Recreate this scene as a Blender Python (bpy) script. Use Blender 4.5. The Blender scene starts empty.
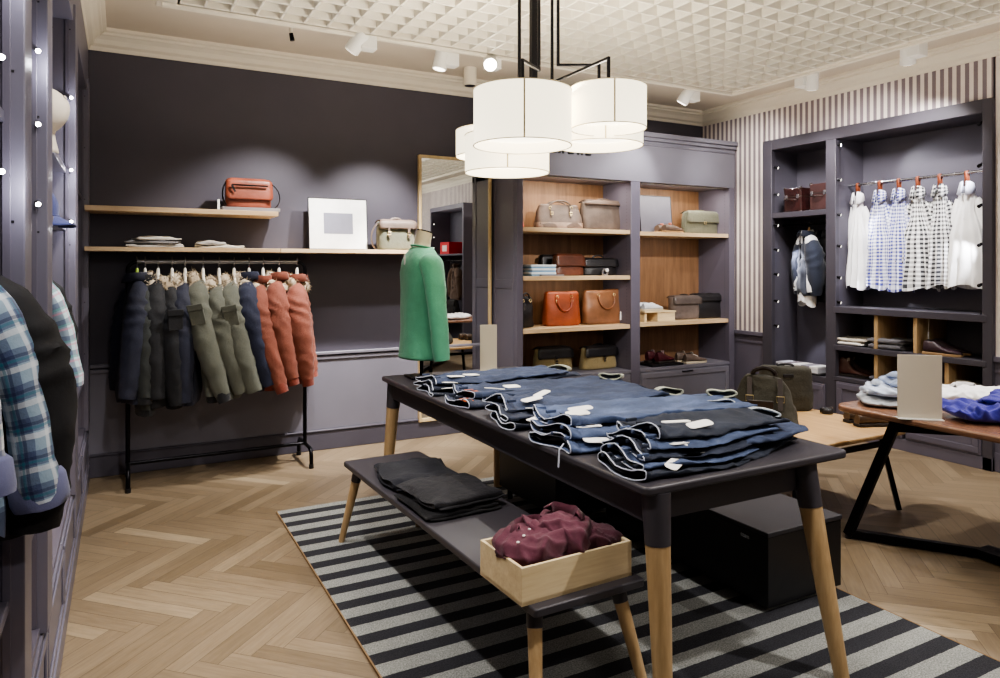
import bpy, bmesh, math, random
from mathutils import Vector, Matrix, noise
random.seed(11)
COL = bpy.context.scene.collection
PI = math.pi
V = Vector

# ---------------------------------------------------------------- camera model (for reading distances off the photograph)
FPX, HZ, EYE = 705.0, 266.0, 1.5
TH = math.radians(28.2); CT, ST = math.cos(TH), math.sin(TH)
def _ray(u, v):
    a = (u-500)/FPX
    return (ST+a*CT, CT-a*ST, (HZ-v)/FPX)
def at_x(u, v, x):
    d = _ray(u, v); t = x/d[0]; return V((x, t*d[1], EYE+t*d[2]))
def at_y(u, v, y):
    d = _ray(u, v); t = y/d[1]; return V((t*d[0], y, EYE+t*d[2]))
def at_z(u, v, z):
    d = _ray(u, v); t = (z-EYE)/d[2]; return V((t*d[0], t*d[1], z))

# ---------------------------------------------------------------- objects
def tag(o, label=None, cat=None, group=None, kind=None):
    if label: o['label'] = label
    if cat: o['category'] = cat
    if group: o['group'] = group
    if kind: o['kind'] = kind
    return o
def thing(name, label, cat, loc=(0,0,0), rotz=0, group=None, rot=None):
    o = bpy.data.objects.new(name, None); COL.objects.link(o)
    o.empty_display_size = .05
    o.location = loc; o.rotation_euler = rot if rot else (0,0,rotz)
    return tag(o, label, cat, group)
def dup(root, loc, rotz=0, label=None, group=None, rot=None, scale=None, mats=None):
    r = root.copy(); COL.objects.link(r); r.location = loc; r.rotation_euler = rot if rot else (0,0,rotz)
    if scale: r.scale = scale
    if label: r['label'] = label
    if group: r['group'] = group
    def rec(src, dst):
        for ch in list(src.children):
            c = ch.copy(); COL.objects.link(c); c.parent = dst
            rec(ch, c)
    rec(root, r)
    return r

class MB:
    def __init__(s): s.v = []; s.f = []; s.uv = {}; s.mi = {}
    def add(s, vs, fs, uvs=None, mi=0):
        b = len(s.v); s.v += [tuple(x) for x in vs]
        for k, f in enumerate(fs):
            if uvs: s.uv[len(s.f)] = uvs[k]
            if mi: s.mi[len(s.f)] = mi
            s.f.append([b+i for i in f])
        return s
    def box(s, x0, x1, y0, y1, z0, z1, mi=0, M=None):
        vs = [V((x,y,z)) for x in (x0,x1) for y in (y0,y1) for z in (z0,z1)]
        if M: vs = [M @ v for v in vs]
        fs = [(0,1,3,2),(4,6,7,5),(0,4,5,1),(2,3,7,6),(0,2,6,4),(1,5,7,3)]
        sx, sy, sz = abs(x1-x0), abs(y1-y0), abs(z1-z0)
        def q(w, h, ox, oy): return [(ox,oy),(ox+w,oy),(ox+w,oy+h),(ox,oy+h)]
        uv = [[(y0,z0),(y0,z1),(y1,z1),(y1,z0)],[(y0,z0),(y1,z0),(y1,z1),(y0,z1)],
              [(x0,z0),(x1,z0),(x1,z1),(x0,z1)],[(x0,z0),(x0,z1),(x1,z1),(x1,z0)],
              [(x0,y0),(x0,y1),(x1,y1),(x1,y0)],[(x0,y0),(x1,y0),(x1,y1),(x0,y1)]]
        return s.add(vs, fs, uv, mi)
    def bar(s, p, q, w, h, up=(0,0,1), mi=0):
        p, q = V(p), V(q); d = (q-p); L = d.length; d.normalize()
        up = V(up)
        if abs(d.dot(up)) > .98: up = V((0,1,0))
        sx = d.cross(up).normalized(); sz = sx.cross(d)
        M = Matrix((sx, d, sz)).transposed().to_4x4(); M.translation = p
        return s.box(-w/2, w/2, 0, L, -h/2, h/2, mi, M)
    def loft(s, rings, caps=(True,True), closed=True, mi=0, flip=False):
        n = len(rings[0]); vs = [p for r in rings for p in r]; fs = []; uv = []
        acc = [0]
        for k in range(1, len(rings)):
            acc.append(acc[-1] + (V(rings[k][0])-V(rings[k-1][0])).length)
        tot = 0
        for k, r in enumerate(rings):
            for i in range(1, n+1): tot += (V(r[i % n])-V(r[i-1])).length
        tot /= len(rings)
        per = [[tot*i/n for i in range(n+1)]]*len(rings)
        m = n if closed else n-1
        for k in range(len(rings)-1):
            for i in range(m):
                j = (i+1) % n
                f = (k*n+i, k*n+j, (k+1)*n+j, (k+1)*n+i)
                u = [(per[k][i],acc[k]),(per[k][i+1],acc[k]),(per[k+1][i+1],acc[k+1]),(per[k+1][i],acc[k+1])]
                if flip: f = f[::-1]; u = u[::-1]
                fs.append(f); uv.append(u)
        s.add(vs, fs, uv, mi)
        b = len(s.v) - len(vs)
        for c, base in ((caps[0], 0), (caps[1], (len(rings)-1)*n)):
            if c and closed:
                r = [V(vs[base+i]) for i in range(n)]; cen = sum(r, V())/n
                s.v.append(tuple(cen)); ci = len(s.v)-1
                for i in range(n):
                    j = (i+1) % n
                    f = [b+base+j, b+base+i, ci] if base == 0 else [b+base+i, b+base+j, ci]
                    if flip: f = f[::-1]
                    if mi: s.mi[len(s.f)] = mi
                    s.uv[len(s.f)] = [(0,0),(.01,0),(0,.01)]
                    s.f.append(f)
        return s
    def tube(s, pts, r, n=8, closed=False, caps=True, mi=0, flat=1.0):
        pts = [V(p) for p in pts]; N = len(pts)
        R = r if isinstance(r, (list,tuple)) else [r]*N
        rings = []; prev = None
        for i, p in enumerate(pts):
            if closed: d = pts[(i+1) % N]-pts[i-1]
            else: d = pts[min(i+1,N-1)]-pts[max(i-1,0)]
            if d.length < 1e-9: d = V((0,0,1))
            d.normalize()
            if prev is None:
                a = V((0,0,1)) if abs(d.z) < .9 else V((1,0,0))
                x = d.cross(a).normalized()
            else:
                x = prev - d*prev.dot(d)
                if x.length < 1e-6: x = d.orthogonal()
                x.normalize()
            y = d.cross(x); prev = x
            rings.append([p + x*(math.cos(2*PI*k/n)*R[i]) + y*(math.sin(2*PI*k/n)*R[i]*flat) for k in range(n)])
        if closed: rings.append(rings[0]); caps = False
        return s.loft(rings, (caps,caps), mi=mi)
    def lathe(s, prof, n=24, c=(0,0,0), caps=(False,False), mi=0):
        c = V(c)
        rings = [[c+V((r*math.cos(2*PI*k/n), r*math.sin(2*PI*k/n), z)) for k in range(n)] for r, z in prof]
        return s.loft(rings, caps, mi=mi)
    def prism(s, poly, z0, z1, M=None, mi=0):
        n = len(poly)
        vs = [V((x,y,z0)) for x,y in poly]+[V((x,y,z1)) for x,y in poly]
        if M: vs = [M @ v for v in vs]
        fs = [tuple(range(n))[::-1], tuple(range(n,2*n))]+[(i,(i+1)%n,n+(i+1)%n,n+i) for i in range(n)]
        uv = [[poly[i] for i in range(n)][::-1], list(poly)]+[[(0,z0),(.1,z0),(.1,z1),(0,z1)] for i in range(n)]
        return s.add(vs, fs, uv, mi)
    def blob(s, c, r, nu=14, nv=9, mi=0):
        c = V(c); r = V(r) if not isinstance(r,(int,float)) else V((r,r,r))
        rings = []
        for j in range(nv+1):
            t = -PI/2 + PI*(j if 0<j<nv else (j+.02 if j==0 else j-.02))/nv
            rings.append([c+V((r.x*math.cos(t)*math.cos(2*PI*i/nu), r.y*math.cos(t)*math.sin(2*PI*i/nu), r.z*math.sin(t))) for i in range(nu)])
        return s.loft(rings, (True,True), mi=mi)
    def grid(s, fn, nu, nv, mi=0, uvf=None):
        vs = [fn(i/nu, j/nv) for j in range(nv+1) for i in range(nu+1)]
        fs, uv = [], []
        for j in range(nv):
            for i in range(nu):
                q = [(i,j),(i+1,j),(i+1,j+1),(i,j+1)]
                fs.append(tuple(b*(nu+1)+a for a,b in q))
                uv.append([uvf(a/nu,b/nv) if uvf else (a/nu,b/nv) for a,b in q])
        return s.add(vs, fs, uv, mi)
    def xf(s, M): s.v = [tuple(M @ V(v)) for v in s.v]; return s
    def jig(s, amp, freq, seed=0, ridged=0):
        out = []
        for v in s.v:
            p = V(v)*freq + V((seed*7.3, seed*3.1, seed*1.7))
            n = noise.noise_vector(p)
            if ridged: n = n + V((0,0,1))*(ridged*(.5-abs(noise.noise(p*.8))))
            out.append(tuple(V(v)+n*amp))
        s.v = out; return s
    def build(s, name, mat, parent=None, bevel=0, smooth=35, solid=0, subsurf=0, loc=None, segs=2):
        me = bpy.data.meshes.new(name); me.from_pydata(s.v, [], s.f); me.update()
        if s.uv:
            ul = me.uv_layers.new(name='uv')
            for k, p in enumerate(me.polygons):
                u = s.uv.get(k)
                if u:
                    for li, c in zip(p.loop_indices, u): ul.data[li].uv = c
        mats = mat if isinstance(mat, (list,tuple)) else [mat]
        for m in mats: me.materials.append(m)
        if s.mi:
            for k, m in s.mi.items(): me.polygons[k].material_index = m
        bm = bmesh.new(); bm.from_mesh(me)
        if not solid: bmesh.ops.recalc_face_normals(bm, faces=bm.faces)
        bm.to_mesh(me); bm.free()
        if smooth:
            me.shade_smooth(); me.set_sharp_from_angle(angle=math.radians(smooth))
        o = bpy.data.objects.new(name, me); COL.objects.link(o)
        if parent: o.parent = parent
        if loc: o.location = loc
        if solid:
            m = o.modifiers.new('thickness','SOLIDIFY'); m.thickness = solid; m.offset = 0
        if bevel:
            m = o.modifiers.new('edge','BEVEL'); m.width = bevel; m.segments = segs; m.limit_method = 'ANGLE'; m.angle_limit = math.radians(40)
        if subsurf:
            m = o.modifiers.new('soft','SUBSURF'); m.levels = subsurf; m.render_levels = subsurf
        return o
def box_obj(name, mat, parent, *b, bevel=.003):
    return MB().box(*b).build(name, mat, parent, bevel=bevel)
def rr(w, d, r, n=5, cx=0, cy=0):            # rounded rectangle outline
    P = []
    for sx, sy, a0 in ((1,1,0),(-1,1,90),(-1,-1,180),(1,-1,270)):
        for k in range(n+1):
            a = math.radians(a0+90*k/n)
            P.append((cx+sx*(w/2-r)+r*math.cos(a), cy+sy*(d/2-r)+r*math.sin(a)))
    return P
def se(a, b, n, e=3.0):                       # superellipse outline
    P = []
    for k in range(n):
        t = 2*PI*k/n; c, s = math.cos(t), math.sin(t)
        P.append((a*math.copysign(abs(c)**(2/e), c), b*math.copysign(abs(s)**(2/e), s)))
    return P
def lerp(a, b, t): return a+(b-a)*t
def sm(t): t = max(0,min(1,t)); return t*t*(3-2*t)
def curve_of(keys, t):                        # piecewise smooth interpolation of [(t, value)]
    for (t0,a),(t1,b) in zip(keys, keys[1:]):
        if t <= t1: return lerp(a, b, sm((t-t0)/(t1-t0)) if t1 > t0 else 0)
    return keys[-1][1]
def bez(p0, p1, p2, p3, n):
    p0,p1,p2,p3 = map(V,(p0,p1,p2,p3)); o = []
    for k in range(n+1):
        t = k/n; o.append(p0*(1-t)**3+p1*3*t*(1-t)**2+p2*3*t*t*(1-t)+p3*t**3)
    return o

# ---------------------------------------------------------------- materials
def lin(c):
    if isinstance(c, str): c = [int(c[i:i+2],16) for i in (0,2,4)]
    return tuple((x/255/12.92 if x/255 <= .04045 else ((x/255+.055)/1.055)**2.4) for x in c) + (1.0,)
class NT:
    def __init__(s, name):
        s.m = bpy.data.materials.new(name); s.m.use_nodes = True
        s.t = s.m.node_tree; s.b = s.t.nodes['Principled BSDF']; s.out = s.t.nodes['Material Output']
    def n(s, typ, **kw):
        nd = s.t.nodes.new(typ)
        for k, v in kw.items():
            if k.startswith('_'): setattr(nd, k[1:], v)
            else:
                key = int(k[1:]) if k[0] == 'i' and k[1:].isdigit() else k.replace('__',' ')
                nd.inputs[key].default_value = v
        return nd
    def l(s, a, b): s.t.links.new(a, b)
    def set(s, **kw):
        for k, v in kw.items():
            k = k.replace('__',' ')
            if hasattr(v, 'is_output'): s.l(v, s.b.inputs[k])
            else: s.b.inputs[k].default_value = v
    def coord(s, kind='Object', scale=(1,1,1), rot=(0,0,0)):
        tc = s.n('ShaderNodeTexCoord'); mp = s.n('ShaderNodeMapping')
        mp.inputs['Scale'].default_value = scale; mp.inputs['Rotation'].default_value = rot
        s.l(tc.outputs[kind], mp.inputs['Vector']); return mp.outputs['Vector']
    def noise(s, vec, scale, detail=4, rough=.55):
        nd = s.n('ShaderNodeTexNoise', Scale=scale, Detail=detail, Roughness=rough); s.l(vec, nd.inputs['Vector']); return nd.outputs['Fac']
    def ramp(s, fac, *stops):
        nd = s.n('ShaderNodeValToRGB'); cr = nd.color_ramp
        while len(cr.elements) < len(stops): cr.elements.new(.5)
        for e, (p, c) in zip(cr.elements, stops): e.position = p; e.color = c
        s.l(fac, nd.inputs['Fac']); return nd.outputs['Color']
    def math(s, op, a, b=None):
        nd = s.n('ShaderNodeMath', _operation=op)
        for k, x in enumerate((a,b)):
            if x is None: continue
            if hasattr(x,'is_output'): s.l(x, nd.inputs[k])
            else: nd.inputs[k].default_value = x
        return nd.outputs[0]
    def mix(s, f, a, b, blend='MIX'):
        nd = s.n('ShaderNodeMix', _data_type='RGBA', _blend_type=blend)
        for sock, x in ((nd.inputs[0],f),(nd.inputs[6],a),(nd.inputs[7],b)):
            if hasattr(x,'is_output'): s.l(x, sock)
            else: sock.default_value = x
        return nd.outputs[2]
    def bump(s, h, strength=.2, dist=.01):
        nd = s.n('ShaderNodeBump', Strength=strength, Distance=dist); s.l(h, nd.inputs['Height']); s.l(nd.outputs['Normal'], s.b.inputs['Normal'])
_mc = {}
def cached(fn):
    def g(*a, **k):
        key = (fn.__name__, a, tuple(sorted(k.items())))
        if key not in _mc: _mc[key] = fn(*a, **k)
        return _mc[key]
    return g
def dk(c, f): return (c[0]*f, c[1]*f, c[2]*f, 1)
@cached
def paint(col, rough=.5, var=.06, bump=.03):
    t = NT('paint_'+col); c = lin(col); v = t.coord()
    f = t.noise(v, 3, 5)
    t.set(Base__Color=t.ramp(f, (.3, dk(c,1-var)), (.7, dk(c,1+var))), Roughness=rough)
    t.bump(t.noise(v, 180, 2), bump, .003); return t.m
@cached
def wood(c1, c2, axis='x', scale=1.0, rough=.45, uv=False):
    t = NT('wood_'+c1); s = {'x':(1.2,14,14),'y':(14,1.2,14),'z':(14,14,1.2)}[axis]
    v = t.coord('UV' if uv else 'Object', tuple(k*scale for k in s))
    f = t.noise(v, 2.2, 6, .6); g = t.noise(v, 9, 3, .7)
    m = t.math('ADD', t.math('MULTIPLY', f, .75), t.math('MULTIPLY', g, .25))
    t.set(Base__Color=t.ramp(m, (.32, lin(c1)), (.68, lin(c2))), Roughness=rough); t.bump(m, .06, .004); return t.m
@cached
def fabric(col, var=.25, rough=.9, weave=700, bump=.25, sheen=.2):
    t = NT('fabric_'+col); c = lin(col); v = t.coord()
    f = t.noise(v, 9, 5, .6); w = t.noise(v, weave, 2, .5)
    k = t.math('ADD', t.math('MULTIPLY', f, .6), t.math('MULTIPLY', w, .4))
    t.set(Base__Color=t.ramp(k, (.3, dk(c,1-var)), (.7, dk(c,1+var))), Roughness=rough)
    t.b.inputs['Sheen Weight'].default_value = sheen
    t.bump(t.math('ADD', t.math('MULTIPLY', t.noise(v, 28, 4), .8), t.math('MULTIPLY', w, .2)), bump, .012); return t.m
@cached
def denim(col, wash=1.5):
    t = NT('denim_'+col); c = lin(col); v = t.coord()
    f = t.noise(t.coord('Object',(.35,1,1)), 13, 6, .65); w = t.noise(v, 500, 2, .6)
    k = t.math('ADD', t.math('MULTIPLY', f, .75), t.math('MULTIPLY', w, .25))
    t.set(Base__Color=t.ramp(k, (.30, dk(c,.40)), (.52, dk(c,.85)), (.76, (c[0]*wash*1.15, c[1]*wash*1.08, c[2]*wash, 1))), Roughness=.85)
    t.bump(t.math('ADD', t.noise(v, 22, 5), t.math('MULTIPLY', w, .2)), .4, .012); return t.m
@cached
def leather(col, rough=.42, var=.3):
    t = NT('leather_'+col); c = lin(col); v = t.coord()
    f = t.noise(v, 7, 5, .6)
    vo = t.n('ShaderNodeTexVoronoi', Scale=160.0); t.l(v, vo.inputs['Vector'])
    t.set(Base__Color=t.ramp(f, (.3, dk(c,1-var)), (.7, dk(c,1+var))), Roughness=rough)
    t.bump(t.math('ADD', t.math('MULTIPLY', vo.outputs['Distance'], .5), t.noise(v, 16, 4)), .22, .008); return t.m
def crease_field(p, d, freq, seed, warp=1.4):
    q = p*4.0+V((seed*2.7, seed*1.9, seed*.7))
    s = p.dot(d)*freq + warp*noise.noise(q) + .5*noise.noise(q*2.1)
    r = abs(math.sin(PI*s))
    return (1-r*r)**2.2*(.45+.55*(.5+noise.noise(q*.7+V((9,3,1)))))
@cached
def metal(col, rough=.3, metallic=1.0):
    t = NT('metal_'+col); v = t.coord()
    t.set(Base__Color=lin(col), Metallic=metallic, Roughness=t.math('ADD', t.math('MULTIPLY', t.noise(v, 40, 3), .15), rough-.07)); return t.m
@cached
def plain(col, rough=.6, metallic=0.0):
    t = NT('plain_'+col); c = lin(col); v = t.coord()
    t.set(Base__Color=t.ramp(t.noise(v, 20, 3), (.3, dk(c,.96)), (.7, dk(c,1.04))), Roughness=rough, Metallic=metallic); return t.m
@cached
def glow(col, strength):
    t = NT('glow_'+col); t.set(Base__Color=lin(col), Emission__Color=lin(col), Emission__Strength=strength); return t.m
def _band(t, x, period, off, width):
    p = t.math('FRACT', t.math('ADD', t.math('DIVIDE', x, period), off))
    return t.math('LESS_THAN', p, width/period)
@cached
def plaid(base, bands, rough=.85, scale=1.0):
    """bands: tuple of (colour, period, offset, width) woven both ways, laid out in metres on the cloth"""
    t = NT('plaid_'+base); v = t.coord('UV', (scale,scale,scale))
    sp = t.n('ShaderNodeSeparateXYZ'); t.l(v, sp.inputs[0]); x, y = sp.outputs[0], sp.outputs[1]
    c = lin(base)
    for col, per, off, w in bands:
        c = t.mix(t.math('MULTIPLY', _band(t, x, per, off, w), .55), c, lin(col))
        c = t.mix(t.math('MULTIPLY', _band(t, y, per, off, w), .55), c, lin(col))
    ob = t.coord()
    c = t.mix(t.math('MULTIPLY', t.noise(ob, 12, 4), .25), c, (0,0,0,1))
    t.set(Base__Color=c, Roughness=rough); t.b.inputs['Sheen Weight'].default_value = .1
    t.bump(t.noise(ob, 30, 5), .35, .012); return t.m
# ================================================================ palette
M_DARK   = paint('4b4853', .55)
M_GREY   = paint('73717c', .45, .05)
M_GREYD  = paint('625e6c', .45, .05)
M_CREAM  = paint('e6dfd0', .6, .03)
M_CEIL   = paint('d2c8b9', .7, .03)
M_OAK    = wood('a98a66', 'cdb391', 'x', 1.0, .4)
M_OAKZ   = wood('a5875f', 'c5a880', 'z', 1.0, .4)
M_WALNUT = wood('6d5039', '947052', 'z', .7, .5)
M_SHELF  = wood('c3a27a', 'e2cba8', 'x', .8, .4)
M_PALE   = wood('d6bd92', 'efdcb6', 'x', .9, .5)
M_TABLE  = wood('6a4a3a', '8f6a55', 'y', .8, .25)
M_LOWT   = wood('b08a5e', 'd2b082', 'y', .7, .3)
M_BLACK  = paint('141317', .4, .1)
M_BLKMET = metal('17161a', .35, .8)
M_STEEL  = metal('b9b9bd', .25)
M_BRASS  = metal('c9a86a', .3)
M_WHITE  = paint('f1f0ec', .45, .02)
M_CARD   = paint('c9bfae', .7, .02)
M_CHAR   = paint('403d43', .42, .06)
M_PAPER  = paint('f4f2ee', .8, .02)

XL, XR, YB, YF, ZC = -.22, 5.62, 5.77, -3.2, 3.17
def struct(o): o['kind'] = 'structure'; return o

# ---------------------------------------------------------------- herringbone floor: one flat mesh, plank tone and seams from its UVs
def floor_mat():
    t = NT('herringbone_oak')
    at = t.n('ShaderNodeAttribute'); at.attribute_name = 'tone'
    uv = t.n('ShaderNodeUVMap'); uv.uv_map = 'uv'
    sp = t.n('ShaderNodeSeparateXYZ'); t.l(uv.outputs[0], sp.inputs[0])
    tone = at.outputs['Fac']
    mp = t.n('ShaderNodeMapping'); mp.inputs['Scale'].default_value = (2.2, 26, 1)
    off = t.n('ShaderNodeVectorMath', _operation='SCALE'); off.inputs[0].default_value = (37, 53, 0); t.l(tone, off.inputs['Scale'])
    ad = t.n('ShaderNodeVectorMath', _operation='ADD'); t.l(uv.outputs[0], ad.inputs[0]); t.l(off.outputs[0], ad.inputs[1])
    t.l(ad.outputs[0], mp.inputs['Vector'])
    g = t.noise(mp.outputs[0], 2.4, 6, .62)
    base = t.ramp(tone, (0, lin('73644f')), (.45, lin('857560')), (.8, lin('93836c')), (1, lin('a89880')))
    grain = t.ramp(g, (.3, (.74,.72,.69,1)), (.62, (1,1,1,1)))
    col = t.mix(1.0, base, grain, 'MULTIPLY')
    def edge(x, size, w):
        return t.math('LESS_THAN', t.math('MINIMUM', x, t.math('SUBTRACT', size, x)), w)
    e = t.math('MAXIMUM', edge(sp.outputs[0], PL, .0014), edge(sp.outputs[1], PW, .0014))
    col = t.mix(t.math('MULTIPLY', e, .65), col, (.03,.02,.012,1))
    t.set(Base__Color=col, Roughness=t.math('ADD', t.math('MULTIPLY', g, .18), .30))
    t.bump(t.math('SUBTRACT', t.math('MULTIPLY', g, .2), e), .12, .003)
    return t.m
PL, PW = .595, .085
def make_floor():
    n = int(PL/PW+.5); me = bpy.data.meshes.new('floor'); vs, fs, uvs, tones = [], [], [], []
    R = math.sqrt(.5); rnd = random.Random(5)
    def put(a0, b0, a1, b1, along_a):
        P = [(a0,b0),(a1,b0),(a1,b1),(a0,b1)]
        W = [((a+b)*R+2.0, (b-a)*R+2.0) for a, b in P]
        if all(x < -1.0 or x > 6.7 or y < -3.6 or y > 6.1 for x, y in W): return
        cx = sum(p[0] for p in W)/4; cy = sum(p[1] for p in W)/4
        if not (-1.2 < cx < 6.8 and -3.8 < cy < 6.3): return
        k = len(vs); vs.extend((x,y,0) for x,y in W); fs.append((k,k+1,k+2,k+3))
        uvs.append([(0,0),(PL,0),(PL,PW),(0,PW)] if along_a else [(0,0),(0,PW),(PL,PW),(PL,0)])
        tones.append(min(1,max(0,rnd.gauss(.45,.19))))
    for k in range(-90, 90):
        for m in range(-10, 10):
            x = k*PW+m*2*PL
            put(x, k*PW, x+PL, (k+1)*PW, True)
            put(x+PL, (k+1)*PW-PL, x+PL+PW, (k+1)*PW, False)
    me.from_pydata(vs, [], fs); me.update()
    ul = me.uv_layers.new(name='uv'); at = me.attributes.new('tone','FLOAT','FACE')
    for i, p in enumerate(me.polygons):
        at.data[i].value = tones[i]
        for li, c in zip(p.loop_indices, uvs[i]): ul.data[li].uv = c
    bm = bmesh.new(); bm.from_mesh(me); bmesh.ops.recalc_face_normals(bm, faces=bm.faces)
    for f in bm.faces:
        if f.normal.z < 0: f.normal_flip()
    bm.to_mesh(me); bm.free()
    me.materials.append(floor_mat())
    o = bpy.data.objects.new('floor', me); COL.objects.link(o); struct(o)
make_floor()

# ---------------------------------------------------------------- walls
def stripe_wall_mat():
    t = NT('striped_wallpaper'); v = t.coord(); sp = t.n('ShaderNodeSeparateXYZ'); t.l(v, sp.inputs[0])
    b = _band(t, sp.outputs[1], .0615, .1, .031)
    n = t.noise(v, 6, 4)
    a = t.ramp(n, (.3, lin('e2d8d0')), (.7, lin('ece3db'))); d = t.ramp(n, (.3, lin('7d7278')), (.7, lin('897e84')))
    t.set(Base__Color=t.mix(b, a, d), Roughness=.7); return t.m
M_STRIPE = stripe_wall_mat()
w = MB().box(XL-.6, XR+.6, YB, YB+.12, 0, 3.4).build('wall_back', M_DARK, smooth=0); struct(w)
w = MB().box(XL-.6, XR+.6, YF-.12, YF, 0, 3.4).build('wall_front', paint('b9b2ab', .7), smooth=0); struct(w)
w = MB().box(-.82, -.70, YF, YB, 0, 3.4).build('wall_left', M_DARK, smooth=0); struct(w)
# right wall with a recess where the wardrobe is built in
WY0, WY1, WZ = 2.83, 4.92, 2.73
m = MB()
m.box(XR, XR+.1, YF, WY0+.01, .83, 3.4).box(XR, XR+.1, WY1-.01, YB, .83, 3.4).box(XR, XR+.1, WY0, WY1, WZ-.01, 3.4)
w = m.build('wall_right', M_STRIPE, smooth=0); struct(w)
m = MB()
m.box(XR, XR+.1, YF, WY0+.01, 0, .83).box(XR, XR+.1, WY1-.01, YB, 0, .83)
o = m.build('wainscot', M_GREYD, w, smooth=0)
m = MB()
for a, b in ((YF, WY0), (WY1, 5.3)):
    m.box(XR-.025, XR, a, b, .80, .84).box(XR-.012, XR, a, b, 0, .14).box(XR-.008, XR, a, b, .72, .745)
m.build('wainscot_moulding', M_GREYD, w, bevel=.004)
# back-wall dado and baseboard
m = MB()
m.box(XL, 3.0, YB-.03, YB, .775, .80).box(XL, 3.0, YB-.018, YB, .735, .765)
o = m.build('trim_1', M_GREY, bevel=.005); struct(o)
m = MB(); m.box(XL, 3.0, YB-.022, YB, 0, .15).box(XL, 3.0, YB-.03, YB, .15, .165)
o = m.build('baseboard_back', M_DARK, bevel=.005); struct(o)
o = MB().box(XL, 3.0, YB-.006, YB, .165, .735).build('trim_2', M_GREY, smooth=0); struct(o)

# ---------------------------------------------------------------- ceiling, cornice, egg-crate grid
ceil = MB().box(-.82, XR+.6, YF, YB+.1, ZC, ZC+.1).build('ceiling', M_CEIL, smooth=0); struct(ceil)
def cornice(p, q, inn, name):
    # stepped crown moulding profile swept from p to q; inn points into the room
    prof = [(0,-.14),(.012,-.14),(.02,-.115),(.045,-.10),(.06,-.07),(.085,-.05),(.10,-.045),(.10,-.03),(.125,-.022),(.125,0),(0,0)]
    p, q, inn = V(p), V(q), V(inn)
    d = (q-p).normalized(); rings = []
    for c, sgn in ((p,1),(q,-1)):
        rings.append([c+inn*a+V((0,0,b))+d*(a*sgn) for a, b in prof])
    o = MB().loft(rings, (True,True)).build(name, M_CREAM, smooth=20); struct(o)
cornice((XL,YB,ZC),(XR,YB,ZC),(0,-1,0),'trim_3')
cornice((XR,YB,ZC),(XR,YF,ZC),(-1,0,0),'trim_4')
cornice((XL,YF,ZC),(XL,YB,ZC),(1,0,0),'trim_5')
GX0, GX1, GY0, GY1 = .30, 4.92, -1.4, 4.68
m = MB()
x = GX0
while x < GX1: m.box(x-.0065, x+.0065, GY0, GY1, ZC-.085, ZC-.012); x += .15
y = GY1
while y > GY0: m.box(GX0, GX1, y-.0065, y+.0065, ZC-.085, ZC-.012); y -= .15
m.build('egg_crate_grid', paint('e9e4d8', .6, .02), ceil, smooth=0)
# flat backing above the slats, its colour darkened so the cells look shaded
m = MB(); m.box(GX0, GX1, GY0, GY1, ZC-.012, ZC-.001)
m.build('grid_backing', paint('8c877e', .8, .02), ceil, smooth=0)
m = MB()
for a0, a1, b0, b1 in ((GX0-.12,GX1+.12,GY1-.02,GY1+.10),(GX0-.12,GX1+.12,GY0-.10,GY0+.02),(GX0-.12,GX0+.02,GY0,GY1),(GX1-.02,GX1+.10,GY0,GY1)):
    m.box(a0,a1,b0,b1,ZC-.085,ZC)
m.box(GX0-.09,GX1+.05,GY1+.015,GY1+.05,ZC-.105,ZC-.08).box(GX1+.015,GX1+.05,GY0,GY1+.015,ZC-.105,ZC-.08)
m.build('grid_frame', M_CREAM, ceil, bevel=.006)
m = MB()
m.box(GX0-.1, GX1+.13, GY1+.098, GY1+.13, ZC-.03, ZC).box(GX1+.098, GX1+.13, GY0, GY1+.13, ZC-.03, ZC)
m.build('lighting_track', M_CREAM, ceil, bevel=.003)
for b in ((GX0-.1,GX1+.11,GY1+.108,GY1+.118,ZC-.0315,ZC-.029),(GX1+.108,GX1+.118,GY0,GY1+.10,ZC-.0315,ZC-.029)):
    MB().box(*b).build('track_slot_shade', M_BLKMET, ceil, smooth=0)  # thin dark strip draws the shaded slot along the track

# ---------------------------------------------------------------- wall shelves
for nm, lab, b in (('wall_shelf','short pale oak upper wall shelf carrying the terracotta satchel',(XL,1.03,YB-.34,YB-.001,1.872,1.907)),
                   ('wall_shelf','pale oak lower wall shelf board above the coats, with folded clothes on it',(XL,1.045,YB-.34,YB-.001,1.60,1.63)),
                   ('wall_shelf','pale oak lower wall shelf board carrying the white framed picture',(1.048,2.25,YB-.34,YB-.001,1.60,1.63))):
    o = thing(nm, lab, 'shelf', ((b[0]+b[1])/2, YB, b[4]), group='oak wall shelves')
    cx = (b[0]+b[1])/2
    MB().box(b[0]-cx,b[1]-cx,b[2]-YB,b[3]-YB,0,b[5]-b[4]).build('shelf_board', M_SHELF, o, bevel=.002)
    for k in (-.35,.0,.35):
        MB().lathe([(.001,-.002),(.006,-.002),(.006,.001)],10,(k*(b[1]-b[0]),-.2,0)).build('screw_cap', M_STEEL, o)

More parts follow.
